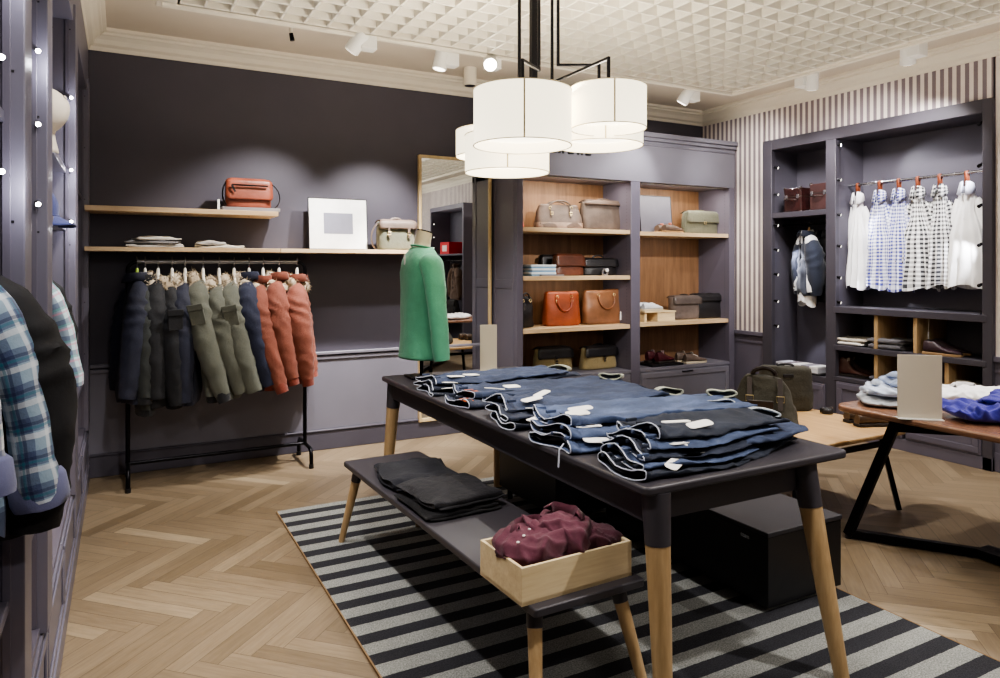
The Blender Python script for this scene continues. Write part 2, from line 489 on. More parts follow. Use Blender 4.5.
# ---------------------------------------------------------------- tall mirror on the back wall
mi = thing('wall_mirror','tall narrow mirror with thin pale wood frame behind the mannequin','mirror',(2.60,YB-.001,0))
def mirror_mat():
    t = NT('mirror_glass'); v = t.coord()
    t.set(Base__Color=(.86,.88,.87,1), Metallic=1.0, Roughness=t.math('MULTIPLY', t.noise(v, 3, 2), .012)); return t.m
MB().box(-.315,.375,-.02,0,.16,2.455).build('backing', M_BLACK, mi)
MB().box(-.30,.36,-.026,-.0205,.17,2.445).build('mirror_glass', mirror_mat(), mi, smooth=0)
m = MB()
m.box(-.325,-.30,-.04,0,.14,2.47).box(.36,.385,-.04,0,.14,2.47).box(-.30,.36,-.04,0,2.445,2.47).box(-.30,.36,-.04,0,.14,.17)
m.build('frame', wood('c4a878','e0caa0','z',.8,.4), mi, bevel=.003)

# ---------------------------------------------------------------- shelving unit for bags
UX0, UX1, UY, UD = 3.01, 5.605, 5.30, .46
un = thing('shelving_unit','tall grey shelving unit with wood-lined bays full of bags and shoes','shelving unit',((UX0+UX1)/2,UY,0))
ox = -(UX0+UX1)/2
def ub(name, mat, *b, bevel=.003):
    return box_obj(name, mat, un, b[0]+ox, b[1]+ox, b[2]-UY, b[3]-UY, b[4], b[5], bevel=bevel)
ub('side_panel', M_GREYD, UX0, UX0+.06, UY, UY+UD, .10, 2.70)
ub('side_panel', M_GREYD, UX1-.075, UX1, UY, UY+UD, .10, 2.70)
ub('divider_panel', M_GREYD, 4.25, 4.36, UY, UY+UD, .10, 2.62)
o = MB()
for z0, z1 in ((.16,.9),(1.42,2.25),(.98,1.36)): pass
o.box(UX0-.006+ox, UX0+ox, .05, .09, .12, 2.62).box(UX0-.006+ox, UX0+ox, UD-.07, UD-.03, .12, 2.62).box(UX0-.006+ox, UX0+ox, .09, UD-.07, 1.30, 1.38).box(UX0-.006+ox, UX0+ox, .09, UD-.07, 2.54, 2.62).box(UX0-.006+ox, UX0+ox, .09, UD-.07, .12, .24)
o.build('side_moulding', M_GREYD, un, bevel=.003)
ub('back_panel', M_WALNUT, UX0+.06, UX1-.075, UY+UD-.02, UY+UD-.002, .10, 2.62, bevel=0)
ub('frieze', M_GREY, UX0, UX1, UY-.004, UY+UD, 2.305, 2.70)
m = MB()
m.box(UX0-.02+ox, UX1+ox, -.03, UD, 2.70, 2.735).box(UX0-.035+ox, UX1+ox, -.05, UD, 2.735, 2.78).box(UX0+ox,UX1+ox,-.014,0,2.655,2.67)
m.build('crown_moulding', M_GREY, un, bevel=.006)
for a, b, zs in ((UX0+.06,4.25,(1.84,1.41,.945)),(4.36,UX1-.075,(1.83,.955))):
    for z in zs: ub('shelf', M_SHELF, a+.001, b-.001, UY+.012, UY+UD-.02, z-.038, z, bevel=.002)
    ub('deck', M_GREY, a, b, UY-.004, UY+UD-.02, .485, .515)
    dr = ub('drawer', M_GREY, a+.005, b-.005, UY-.002, UY+UD-.03, .125, .48)
    m = MB()
    x0, x1 = a+.015+ox, b-.015+ox
    m.box(x0,x1,-.012,-.002,.135,.185).box(x0,x1,-.012,-.002,.42,.47).box(x0,x0+.05,-.012,-.002,.185,.42).box(x1-.05,x1,-.012,-.002,.185,.42)
    m.build('drawer_frame', M_GREY, dr, bevel=.003)
    xc = (x0+x1)/2
    MB().box(xc-.07,xc+.07,-.024,-.012,.455,.466).build('drawer_handle', M_BLKMET, dr, bevel=.002)
    # peg-hole strips up both inner sides
    m = MB()
    for xx, sg in ((a,1),(b,-1)):
        for yy in (.06,.38):
            z = .6
            while z < 2.25: m.box(xx+ox, xx+ox+sg*.0012, yy, yy+.006, z, z+.006); z += .032
    m.build('peg_holes', M_BLACK, un, smooth=0)['kind'] = 'stuff'
m = MB()
for x in (UX0+.03, 4.28, UX1-.08): m.box(x+ox,x+ox+.045,.015,.06,0,.10).box(x+ox,x+ox+.045,UD-.08,UD-.035,0,.10)
m.box(UX0+.03+ox,UX1-.035+ox,.02,.055,.07,.10)
m.build('plinth_frame', M_OAK, un, bevel=.003)
def letter_blocks():
    m = MB(); z0 = 2.507
    for k, x in enumerate((3.345,3.43,3.53,3.63,3.72)):
        m.box(x+ox, x+.018+ox, -.016, -.004, z0, z0+.11)
        if k % 2 == 0: m.box(x+ox, x+.06+ox, -.016, -.004, z0, z0+.018)
        else: m.box(x+.04+ox, x+.058+ox, -.016, -.004, z0, z0+.11).box(x+ox, x+.058+ox, -.016, -.004, z0+.05, z0+.066)
    m.build('raised_lettering', M_BLACK, un, bevel=.001)
letter_blocks()
for a, b in ((UX0+.06,4.25),(4.36,UX1-.075)):
    MB().box(a+.05+ox, b-.05+ox, .03, .05, 2.295, 2.305).build('light_strip', plain('9a968e',.5), un)

# ---------------------------------------------------------------- built-in wardrobe in the right wall
WX, WD = 5.585, .43
wa = thing('wardrobe','tall open grey wardrobe built into the striped wall, shirts hanging inside','wardrobe',(WX,(WY0+WY1)/2,0))
oy = -(WY0+WY1)/2
def wb(name, mat, y0, y1, x0, x1, z0, z1, parent=None, bevel=.003):
    return box_obj(name, mat, parent or wa, x0-WX, x1-WX, y0+oy, y1+oy, z0, z1, bevel=bevel)
XB = WX+WD
YA0, YA1, YM0, YM1 = 4.21, 4.81, 2.90, 4.11
M_WIN = paint('57545f', .45, .05); M_WFR = paint('47444d', .45, .05)
m = MB()
for y0, y1, z0, z1 in ((YA1,WY1,0,WZ),(YM1,YA0,.05,2.63),(WY0,YM0,0,WZ),(YM0,YA1,2.63,WZ)):
    m.box(-.0,.05,y0+oy,y1+oy,z0,z1)
m.build('face_frame', M_WFR, wa, bevel=.004)
wb('back_panel', M_WIN, WY0+.02, WY1-.02, XB, XB+.02, 0, WZ-.02, bevel=0)
wb('side_panel', M_WIN, WY1-.06, WY1-.02, WX+.03, XB, 0, 2.66)
wb('side_panel', M_WIN, WY0+.02, WY0+.06, WX+.03, XB, 0, 2.66)
wb('divider_panel', M_WIN, 4.14, 4.18, WX+.03, XB, 0, 2.66)
wb('top_panel', M_WFR, WY0+.02, WY1-.02, WX+.03, XB, 2.635, 2.66)
wb('shelf', M_WFR, YA0-.03, YA1+.05, WX+.012, XB, 1.965, 2.015)          # suitcase shelf
wb('shelf', M_WFR, YA0-.03, YA1+.05, WX+.004, XB, .44, .495)
wb('shelf', M_WFR, YM0-.03, YM1+.02, WX-.004, XB, 1.085, 1.14)             # counter under the shirts
wb('shelf', M_WFR, YM0-.03, YM1+.02, WX-.004, XB, .755, .80)
wb('shelf', M_WFR, YM0-.03, YM1+.02, WX-.004, XB, .485, .52)
for yc in (3.745,3.41): wb('cubby_divider', M_OAKZ, yc-.016, yc+.016, WX+.02, XB, .80, 1.085)
for yc in (3.745,3.165): wb('cubby_divider', M_OAKZ, yc-.016, yc+.016, WX+.02, XB, .52, .755)
for y0, y1, zt in ((YM0,3.48,.48),(3.50,YM1,.48),(YA0,YA1,.435)):
    d = wb('drawer', M_GREYD, y0+.005, y1-.005, WX-.004, XB-.02, .10, zt)
    m = MB(); a, b = y0+.02+oy, y1-.02+oy
    m.box(-.012,-.004,a,b,.115,.16).box(-.012,-.004,a,b,zt-.06,zt-.015).box(-.012,-.004,a,a+.045,.16,zt-.06).box(-.012,-.004,b-.045,b,.16,zt-.06)
    m.build('drawer_frame', M_GREYD, d, bevel=.003)
wb('plinth', M_GREYD, WY0, WY1, WX, XB, 0, .095)
MB().tube([(.215,YM0+oy-.02,2.225),(.215,YM1+oy+.02,2.225)],.013,12).build('hanging_rail', M_STEEL, wa)
MB().tube([(.215,YA0+oy-.02,1.90),(.215,YA1+oy+.04,1.90)],.012,12).build('hanging_rail', M_BLKMET, wa)
def cab_spot(parent, p, aim, s=1.0, lit=False):
    """little adjustable cabinet spotlight: stem, barrel and lens"""
    p, aim = V(p), V(aim).normalized()
    out = V((0,1 if aim.y > 0 else -1,0)) if abs(aim.y) > .3 else V((aim.x,0,0)).normalized()
    m = MB(); m.tube([p, p+out*.02*s],.006*s,8)
    q = p+out*.026*s
    m.tube([q-aim*.016*s, q+aim*.022*s],[.010*s,.014*s],10)
    o = m.build('spotlight', M_BLKMET, parent)
    m = MB(); m.tube([q+aim*.0221*s, q+aim*.024*s],[.0115*s,.0115*s],10)
    m.build('lens', glow('fff4ea', 40 if lit else 3), o)
for z in (2.46,2.20,1.90,1.66,1.42,1.16,.92):
    cab_spot(wa, (.03, YA1+oy-.0, z), (.5,-.8,-.3))
for z in (2.58,2.27,1.96,1.68,1.40,1.18):
    cab_spot(wa, (.03, YM1+oy+.02, z), (.5,-.8,-.3), lit=(z > 2.5))
for z in (2.56,2.25,1.95,1.66,1.36,1.14):
    cab_spot(wa, (.03, YM0+oy-.0, z), (.5,.8,-.3))

# second wardrobe further along the striped wall (seen in the mirror)
c2 = thing('wardrobe','open dark wardrobe seen reflected in the mirror, holding a red box','wardrobe',(XR,-.3,0))
m = MB().box(-.42,0,-.75,-.70,0,2.6).box(-.42,0,.70,.75,0,2.6).box(-.42,0,-.70,.70,2.52,2.6).box(-.42,0,-.70,.70,0,.12)
m.build('carcass', M_GREYD, c2, bevel=.004)
MB().box(-.03,-.002,-.70,.70,.12,2.52).build('back_panel', M_DARK, c2, smooth=0)
for z in (1.72,.62): MB().box(-.40,-.03,-.70,.70,z-.03,z).build('shelf', M_GREYD, c2, bevel=.003)
for z in (2.3,2.05,1.85,1.6,1.3,1.05): cab_spot(c2, (-.39,-.70,z), (.4,.8,-.2)); cab_spot(c2, (-.39,.70,z), (.4,-.8,-.2))
MB().tube([(-.2,-.7,1.60),(-.2,.7,1.60)],.012,10).build('hanging_rail', M_STEEL, c2)
rb = thing('gift_box','red cardboard box with white panel on the mirrored wardrobe shelf','box',(XR-.24,-.45,1.72))
MB().box(-.14,.14,-.2,.2,0,.22).build('box_body', plain('c8202a',.5), rb, bevel=.004)
MB().box(-.1405,-.142,-.1,.1,.05,.16).build('printed_panel', plain('f0dcd8',.5), rb)

# ---------------------------------------------------------------- floor-to-ceiling clothes fixture along the left wall
FX = -.20
fx = thing('display_wardrobe','floor-to-ceiling grey fixture with posts, spotlights and hanging rails on left edge','wardrobe',(FX,2.7,0))
def fb(name, mat, x0, x1, y0, y1, z0, z1, bevel=.003, parent=None):
    return box_obj(name, mat, parent or fx, x0-FX, x1-FX, y0-2.7, y1-2.7, z0, z1, bevel=bevel)
posts = ((.55,.70),(1.98,2.12),(2.55,2.72),(4.02,4.24),(5.55,5.765))
M_FIX = paint('6d6a78', .4, .05)
for a, b in posts:
    p = fb('upright_panel', M_FIX, -.69, FX, a, b, .38, 2.78)
    m = MB()                                     # slotted channels on the panel's near face
    for x in (-.245,-.33,-.42,-.52): m.box(x-FX, x+.018-FX, a-.006-2.7, a-2.7, .4, 2.75)
    m.build('channel', M_GREYD, p, bevel=.002)
    m = MB(); z = .9
    while z < 2.7: m.box(-.227-FX,-.221-FX,a-.001-2.7,a-2.7,z,z+.006).box(-.30-FX,-.294-FX,a-.001-2.7,a-2.7,z,z+.006); z += .35
    m.build('peg_holes', M_BLACK, p, smooth=0)['kind'] = 'stuff'
fb('header_panel', M_FIX, -.69, FX-.01, .3, YB-.005, 2.70, ZC-.1)
fb('back_panel', M_FIX, -.70, -.685, .3, YB-.005, 0, 2.75, bevel=0)
fb('plinth', M_FIX, -.69, FX, .3, YB-.005, 0, .10)
ys = [.3,1.12,2.05,2.635,3.35,4.13,4.9,5.76]
for a, b in zip(ys, ys[1:]):
    d = fb('drawer', M_FIX, -.69, FX-.012, a+.006, b-.006, .105, .375)
    m = MB(); y0, y1 = a+.02-2.7, b-.02-2.7
    m.box(-.012,-.004,y0,y1,.12,.15).box(-.012,-.004,y0,y1,.33,.36).box(-.012,-.004,y0,y0+.03,.15,.33).box(-.012,-.004,y1-.03,y1,.15,.33)
    m.build('drawer_frame', M_FIX, d, bevel=.003)
for a, b in ((.70,1.98),(2.12,2.55),(2.72,4.02),(4.24,5.55)):
    fb('cubby_deck', M_GREYD, -.69, FX-.02, a, b, .375, .40)
    fb('wood_front', M_OAK, -.30, -.275, a+.005, b-.005, .40, .70)
    fb('cubby_shelf', M_GREYD, -.69, FX-.03, a, b, .70, .725)
for a, b, z in ((.70,1.98,1.86),(.70,1.98,2.23),(2.12,2.55,2.3),(2.72,4.02,1.98),(2.72,4.02,1.70),(4.24,5.55,1.98)):
    s = fb('shelf', M_FIX, -.66, FX-.04, a+.002, b-.002, z-.028, z)
for a, b, x in ((.70,2.55,-.36),(2.72,4.02,-.36),(4.24,5.55,-.36)):
    MB().tube([(x-FX,a-2.7,1.585),(x-FX,b-2.7,1.585)],.012,12).build('hanging_rail', M_STEEL, fx)
for Y, pts in ((1.98,((-.245,2.23),(-.245,1.98),(-.245,1.72))),(2.55,((-.225,2.15),(-.225,1.93),(-.225,1.69))),(4.02,((-.185,2.32),(-.185,1.97),(-.185,1.72)))):
    for x, z in pts: cab_spot(fx, (min(x,FX-.02)-FX, Y-2.7-.004, z), (.25,-.85,-.35), .6, lit=True)
# ================================================================ rug
def rug_mat():
    t = NT('striped_rug'); v = t.coord(); sp = t.n('ShaderNodeSeparateXYZ'); t.l(v, sp.inputs[0])
    y = t.math('ADD', sp.outputs[1], t.math('MULTIPLY', t.math('SUBTRACT', t.noise(v, 40, 2), .5), .006))
    b = _band(t, y, .158, .036, .075)
    w = t.noise(v, 420, 3, .7); f = t.noise(v, 3, 3)
    k = t.math('ADD', t.math('MULTIPLY', t.noise(v, 170, 3, .75), .85), t.math('MULTIPLY', f, .15))
    a = t.ramp(k, (.34, lin('5f615f')), (.66, lin('b2b3ae'))); d = t.ramp(k, (.32, lin('0e0e10')), (.7, lin('3a3a42')))
    t.set(Base__Color=t.mix(b, a, d), Roughness=.95); t.bump(w, .6, .006); return t.m
rug = thing('rug','black and grey striped flat-weave rug under the table and bench','rug',(1.87,2.7,0))
MB().prism(rr(2.08,3.42,.01,2),.001,.011).build('woven_field', rug_mat(), rug, smooth=0)
for sx in (-1,1): MB().box(sx*1.043-.003,sx*1.043+.003,-1.71,1.71,.001,.012).build('bound_edge', plain('8a6f50',.9), rug)

# ================================================================ long display table
TX0, TX1, TY0, TY1, TZ = 1.45, 2.44, 1.735, 4.31, .80
tb = thing('display_table','long charcoal display table with oak-dipped legs, covered in jeans','table',((TX0+TX1)/2,(TY0+TY1)/2,0))
tcx, tcy = (TX0+TX1)/2, (TY0+TY1)/2
MB().prism(rr(TX1-TX0,TY1-TY0,.03,4),TZ-.03,TZ).build('tabletop', M_CHAR, tb, bevel=.009, segs=3)
m = MB()
a, b, c, d = TX0+.06-tcx, TX1-.17-tcx, TY0+.07-tcy, TY1-.07-tcy
m.box(a,b,c-.012,c+.012,TZ-.135,TZ-.03).box(a,b,d-.012,d+.012,TZ-.135,TZ-.03).box(a-.012,a+.012,c,d,TZ-.135,TZ-.03).box(b-.012,b+.012,c,d,TZ-.135,TZ-.03)
m.build('apron', M_CHAR, tb, bevel=.003)
def dipped_leg(parent, top, foot, r0, r1, cut, paint_mat=None):
    top, foot = V(top), V(foot)
    P = lambda t: top.lerp(foot, t)
    R = lambda t: lerp(r0, r1, t)
    lg = MB().tube([P(cut),P(lerp(cut,1,.5)),P(1)],[R(cut)-.001,R(lerp(cut,1,.5)),R(1)],20).build('leg', M_OAKZ, parent, bevel=.002)
    MB().tube([P(0),P(cut*.5),P(cut+.002)],[R(0)+.002,R(cut*.5)+.001,R(cut)+.0005],20).build('painted_sleeve', paint_mat or M_CHAR, lg)
    return lg
for tp, ft in (((1.525,1.775),(1.497,1.70)),((2.255,1.80),(2.285,1.655)),((1.525,4.25),(1.50,4.36)),((2.26,4.22),(2.235,4.20))):
    dipped_leg(tb, (tp[0]-tcx,tp[1]-tcy,TZ-.03), (ft[0]-tcx,ft[1]-tcy,.012), .046, .026, .215)

# ================================================================ bench
bx, by, ba = 1.30, 2.80, math.radians(1.8)
bn = thing('display_bench','low charcoal bench with oak tapered legs beside the long table','bench',(bx,by,0),ba)
BW, BL = .44, 1.90
MB().prism(rr(BW,BL,.012,3),.422,.45).build('seat_board', M_CHAR, bn, bevel=.005)
for sx in (-1,1):
    for sy in (-1,1):
        dipped_leg(bn, (sx*.165,sy*.86,.422), (sx*.225,sy*.97,.012), .027, .016, .16)

# ================================================================ black storage chests under the table
for x0,x1,y0,y1,z0,z1,lab in ((2.44,2.92,2.12,3.27,.03,.355,'matt black storage box jutting out beside the front table leg'),
                       (2.14,2.66,3.33,4.0,.09,.44,'matt black storage box on short feet under the far half of the table')):
    ch = thing('storage_box',lab,'storage box',((x0+x1)/2,(y0+y1)/2,0),group='black boxes under the display table')
    hx, hy = (x1-x0)/2,(y1-y0)/2
    MB().box(-hx,hx,-hy,hy,z0,z1-.022).build('box_body', M_BLACK, ch, bevel=.003)
    MB().box(-hx-.004,hx+.004,-hy-.004,hy+.004,z1-.02,z1).build('lid', paint('2a282d',.5), ch, bevel=.003)
    MB().box(-hx-.003,-hx-.0005,-hy+.10,-hy+.15,z1-.06,z1-.045).build('tag', M_STEEL, ch)
    for sx in (-1,1):
        for sy in (-1,1): MB().lathe([(.016,.012),(.018,z0)],10,(sx*(hx-.05),sy*(hy-.05),0),(True,True)).build('foot', M_BLKMET, ch)

# ================================================================ brown table with black star frame, right
rx0, rx1, ry0, ry1 = 3.44, 4.62, 1.18, 2.565
rt = thing('display_table','brown walnut-topped table on angled black metal frame at right edge','table',((rx0+rx1)/2,(ry0+ry1)/2,0))
hw, hd = (rx1-rx0)/2,(ry1-ry0)/2
MB().prism(rr(2*hw,2*hd,.10,8),.708,.74).build('tabletop', M_TABLE, rt, bevel=.01, segs=3)
m = MB(); m2 = MB()
for sx in (-1,1):
    for sy in (-1,1):
        if sx > 0 and sy > 0: continue
        ft = V((sx*(hw-.09),sy*(hd-.045),.03)); tp = V((sx*(hw-.14),sy*(hd-.29),.69))
        lg = MB().bar(ft+V((0,0,-.012)),tp,.05,.03,up=(sx,0,0)).build('leg', M_BLKMET, rt, bevel=.003)
        MB().lathe([(.016,0),(.016,.018)],10,tuple(ft-V((0,0,.03))),(True,True)).build('foot_pad', M_BLACK, lg)
        m.bar(ft+V((0,0,.0)), V((-.12,.10,.03)),.04,.045)
        m2.bar(tp+V((0,0,-.035)), V((-.12,.08,.655)),.04,.045)
m.box(-.18,-.06,.04,.16,.008,.052); m2.box(-.20,-.04,.02,.16,.632,.678)
m2.box(-.42,.42,.02,.08,.678,.708)
m2.build('upper_frame', M_BLKMET, rt, bevel=.003)
m.build('lower_frame', M_BLKMET, rt, bevel=.003)

# ================================================================ low oak table behind it
lx0, lx1, ly0, ly1 = 3.18, 4.27, 2.615, 3.62
lt = thing('low_table','low honey-coloured wood table behind the brown table, bags and shoes on top','table',((lx0+lx1)/2,(ly0+ly1)/2,0))
hw, hd = (lx1-lx0)/2,(ly1-ly0)/2
MB().prism(rr(2*hw,2*hd,.09,8),.472,.50).build('tabletop', M_LOWT, lt, bevel=.009, segs=3)
for sx in (-1,1):
    for sy in (-1,1):
        MB().bar((sx*(hw-.085),sy*(hd-.03),.012),(sx*(hw-.16),sy*(hd-.10),.46),.034,.028).build('leg', M_BLKMET, lt, bevel=.003)
m = MB()
for sy in (-1,1): m.bar((-hw+.15,sy*(hd-.09),.41),(hw-.15,sy*(hd-.09),.41),.03,.03)
for sx in (-1,1): m.bar((sx*(hw-.16),-hd+.1,.455),(sx*(hw-.16),hd-.1,.455),.03,.03)
m.build('frame', M_BLKMET, lt, bevel=.003)

# ================================================================ card sign holders
def sign(loc, rz, w, h, label):
    s = thing('sign_holder', label, 'sign', loc, rz, 'blank card signs on the tables')
    MB().box(-w/2,w/2,-.002,.002,.004,h).build('card', M_CARD, s, bevel=.001)
    MB().box(-w/2-.002,w/2+.002,-.03,.03,0,.004).build('clear_base', plain('d8d8d6',.1), s, bevel=.001)
    return s
p = at_z(488.5,372,TZ); sign((p.x,p.y,TZ), math.radians(-20), .112, .312, 'blank beige card sign standing at the far end of the jeans table')
p = at_z(919.5,419,.74); sign((p.x,p.y,.74), math.radians(-42), .20, .318, 'large blank beige card sign standing on the brown table')

# ================================================================ garment rack
rk = thing('garment_rack','black pipe clothes rail on feet, full of winter coats, against the dark wall','clothes rack',(.64,5.48,0))
xa, xb = .035-.64, 1.238-.64
RZ = 1.53
def arc(c, r, a0, a1, ax, ay, n=6): return [V(c)+V(ax)*(r*math.cos(math.radians(lerp(a0,a1,k/n))))+V(ay)*(r*math.sin(math.radians(lerp(a0,a1,k/n)))) for k in range(n+1)]
pts = [V((xa,0,.14))]+arc((xa+.06,0,RZ-.06),.06,180,90,(1,0,0),(0,0,1))
MB().tube(pts,.0145,12).build('upright', M_BLKMET, rk)
pts = arc((xb-.06,0,RZ-.06),.06,90,0,(1,0,0),(0,0,1))+[V((xb,0,.14))]
MB().tube(pts,.0145,12).build('upright', M_BLKMET, rk)
MB().tube([(xa+.055,0,RZ),(xb-.055,0,RZ)],.0145,12).build('hanging_rail', metal('8d8d92',.3,.9), rk)
MB().tube([(xa,0,.14),(xb,0,.14)],.013,12).build('lower_rail', M_BLKMET, rk)
for x in (xa,xb):
    pts = [V((x,-.21,.012))]+arc((x,-.15,.08),.06,180,90,(0,1,0),(0,0,1))+arc((x,.15,.08),.06,90,0,(0,1,0),(0,0,1))+[V((x,.21,.012))]
    f = MB().tube(pts,.0145,12).build('foot', M_BLKMET, rk)
    MB().lathe([(.018,0),(.018,.03)],12,(x,-.21,0),(True,True)).lathe([(.018,0),(.018,.03)],12,(x,.21,0),(True,True)).build('foot_cap', M_BLACK, f)

# ================================================================ pendant cluster
pc = V((1.93,3.12,0))
pl = thing('pendant_lamp','cluster of five cream drum lampshades on black bent rods over the table','lamp',(pc.x,pc.y,ZC))
def shade_mat():
    t = NT('cream_shade_fabric'); v = t.coord(); w = t.noise(v, 300, 2)
    t.set(Base__Color=lin('f6edd8'), Roughness=.9, Emission__Color=lin('fff3d6'))
    g = t.n('ShaderNodeSeparateXYZ'); t.l(v, g.inputs[0])
    t.b.inputs['Emission Strength'].default_value = 1.7
    t.bump(w, .1, .002); return t.m
M_SHADE = shade_mat(); M_DIFF = glow('fff6e0', 2.6)
M_SEAM = plain('ded3b8', .9)
lamps = []
def drum(u, vb, vt, wpx, zc):
    d = _ray(u, vb); c = V((zc*d[0], zc*d[1], EYE+zc*d[2])); h = (vb-vt)/FPX*zc
    r = wpx/2/FPX*zc
    loc = c-V((pc.x,pc.y,ZC))
    m = MB(); m.lathe([(r-.004,0),(r,0),(r,h),(r-.004,h),(r-.004,0)],48)
    s = m.build('lamp_shade', M_SHADE, pl, loc=loc)
    m = MB(); m.lathe([(r-.0045,.052),(.001,.052)],48); m.build('diffuser', M_DIFF, s)
    m = MB(); m.tube([(r*math.cos(2*PI*k/48),r*math.sin(2*PI*k/48),0) for k in range(48)],.0025,6,closed=True)
    m.tube([(r*math.cos(2*PI*k/48),r*math.sin(2*PI*k/48),h) for k in range(48)],.0025,6,closed=True)
    a = math.radians(-118)
    m.box(-.001,.0015,-.004,.004,0,h, M=Matrix.Translation((r*math.cos(a),r*math.sin(a),0)) @ Matrix.Rotation(a,4,'Z'))
    m.build('shade_trim', M_SEAM, s)
    m = MB()
    for k in range(3):
        b = 2*PI*k/3+.4; m.tube([(0,0,h-.02),((r-.005)*math.cos(b),(r-.005)*math.sin(b),h-.02)],.003,6)
    m.lathe([(.02,h-.09),(.02,h-.01),(.008,h+.0)],12,(0,0,0),(True,True))
    m.build('lamp_holder', M_BLKMET, s)
    lamps.append((c, r, h)); return c, h
S1 = drum(522.5,146,91,98,3.30); S2 = drum(608.5,129,88,75,3.40); S3 = drum(599,146,106,87,3.80); S4 = drum(507,173,136,84,3.75); S5 = drum(494,157,131,76,4.10)
O = V((pc.x,pc.y,ZC))
def rod(pts, name='rod', w=.014):
    m = MB()
    for p, q in zip(pts, pts[1:]):
        p, q = V(p)-O, V(q)-O; d = (q-p).normalized()*w*.5
        m.bar(p-d, q+d, w, w)
    m.build(name, M_BLKMET, pl, bevel=.002)
def stem(S, hub, zarm):
    c, h = S; top = c.z+h
    rod([(hub[0],hub[1],ZC-.02),(hub[0],hub[1],zarm),(c.x,c.y,zarm),(c.x,c.y,top-.02)])
stem(S1,(1.807,2.965),2.464); stem(S2,(2.077,3.27),2.503); stem(S3,(2.071,3.20),2.583); stem(S4,(1.83,3.20),2.30); stem(S5,(1.86,3.25),2.34)
rod([(1.85,3.09,ZC-.02),(1.85,3.09,2.28)],'main_post',.032)
MB().lathe([(.001,-.03),(.34,-.03),(.345,-.025),(.345,0)],32,(0,0,0),(True,True)).build('ceiling_canopy', M_BLKMET, pl)

# ================================================================ track spotlights and other ceiling fittings
def track_spot(u, v, zc_z, aim, label, bright=3.0):
    p = at_z(u, v, zc_z)
    s = thing('track_spotlight', label, 'spotlight', (p.x,p.y,ZC-.03), group='white spotlights on the ceiling track')
    aim = (V(aim)-V((p.x,p.y,ZC-.12))).normalized()
    return s, p, aim
def make_spot(s, aim, side, bright, big=1.0):
    side = V(side)
    m = MB(); g = side*.075*big
    m.box(-.055*big,.055*big,-.045,.045,-.145*big,-.012, M=Matrix.Translation(g)); m.build('gear_box', M_WHITE, s, bevel=.005)
    MB().tube([(0,0,0),(0,0,-.05)],.014,10).build('stem', M_WHITE, s)
    c = V((0,0,-.10))
    h = MB(); h.tube([c-aim*.08*big, c+aim*.075*big],[.05*big,.054*big],24); o = h.build('lamp_head', M_WHITE, s, bevel=.003)
    MB().tube([c+aim*.0755*big, c+aim*.0775*big],[.044*big,.044*big],20).build('lens', glow('fff6ea', bright), o)
SPOTS = []
for (u,v,aim,side,lab,br) in (
    (357,32,(.55,5.7,1.5),(1,0,0),'white track spotlight nearest the left, above the coat rack',4),
    (441,50,(1.65,5.0,.6),(1,0,0),'white track spotlight tilted down, second from left along the ceiling',4),
    (490,52,(1.2,2.0,.9),(.6,.6,0),'glaring lit track spotlight just left of the pendant rods',60),
    (686,88,(4.2,5.3,2.2),(1,0,0),'white track spotlight near the ceiling corner, above the shelving unit',6),
    (812,72,(5.6,4.5,1.3),(-.3,.9,0),'white track spotlight above the suitcase end of the wardrobe',3),
    (908,44,(5.6,3.5,1.7),(-.2,-1,0),'large white track spotlight above the hanging shirts',3)):
    s, p, a = track_spot(u, v, ZC-.06, aim, lab)
    make_spot(s, a, side, br); SPOTS.append((V((p.x,p.y,ZC-.13)), a))
p = at_z(470,68,ZC)
o = thing('downlight','small white cylinder downlight under the ceiling beside the pendant','downlight',(p.x,p.y,ZC))
MB().lathe([(.05,-.15),(.055,-.148),(.055,0)],24,(0,0,0),(True,True)).build('housing', M_CREAM, o)
MB().lathe([(.001,-.151),(.046,-.151)],24).build('aperture', M_BLACK, o)
p = at_z(291,20,ZC)
o = thing('ceiling_sensor','tiny stalk sensor with dark tip hanging from the ceiling by the cornice','sensor',(p.x,p.y,ZC))
MB().tube([(0,0,0),(0,0,-.09)],.012,10).build('stalk', M_CREAM, o)
MB().tube([(0,0,-.09),(.01,0,-.14)],[.014,.016],10).build('tip', M_BLKMET, o)

# ================================================================ pictures
def picture(loc, rz, w, h, border, label, mat_col='f2f2f0', inner='7c7d8c', fr='2a2a2e', tilt=-.10):
    s = thing('framed_picture', label, 'picture', loc, rot=(tilt,0,rz))
    MB().box(-w/2,w/2,-.006,.006,0,h).build('mount', plain(mat_col,.5), s)
    m = MB().box(-w/2-.006,-w/2,-.01,.01,-.0,h+.006).box(w/2,w/2+.006,-.01,.01,-.0,h+.006).box(-w/2,w/2,-.01,.01,h,h+.006).box(-w/2,w/2,-.01,.01,-.006,0)
    m.build('frame', plain(fr,.4), s, bevel=.001)
    if border:
        MB().box(-w/2+border,w/2-border,-.0075,-.0055,border*1.05,h-border).build('print', plain(inner,.4), s)
    return s
a = at_y(309,250,5.6); b = at_y(369,250,5.6)
picture(((a.x+b.x)/2, 5.62, 1.638), 0, b.x-a.x-.02, .405, .115, 'white picture frame with a grey rectangle leaning on the lower wall shelf')
a = at_y(641,232,5.58); b = at_y(672,232,5.58)
picture(((a.x+b.x)/2, 5.58, 1.838), 0, b.x-a.x, .375, 0, 'plain grey board with dark edge leaning in the right-hand bay', '5f5f6c')

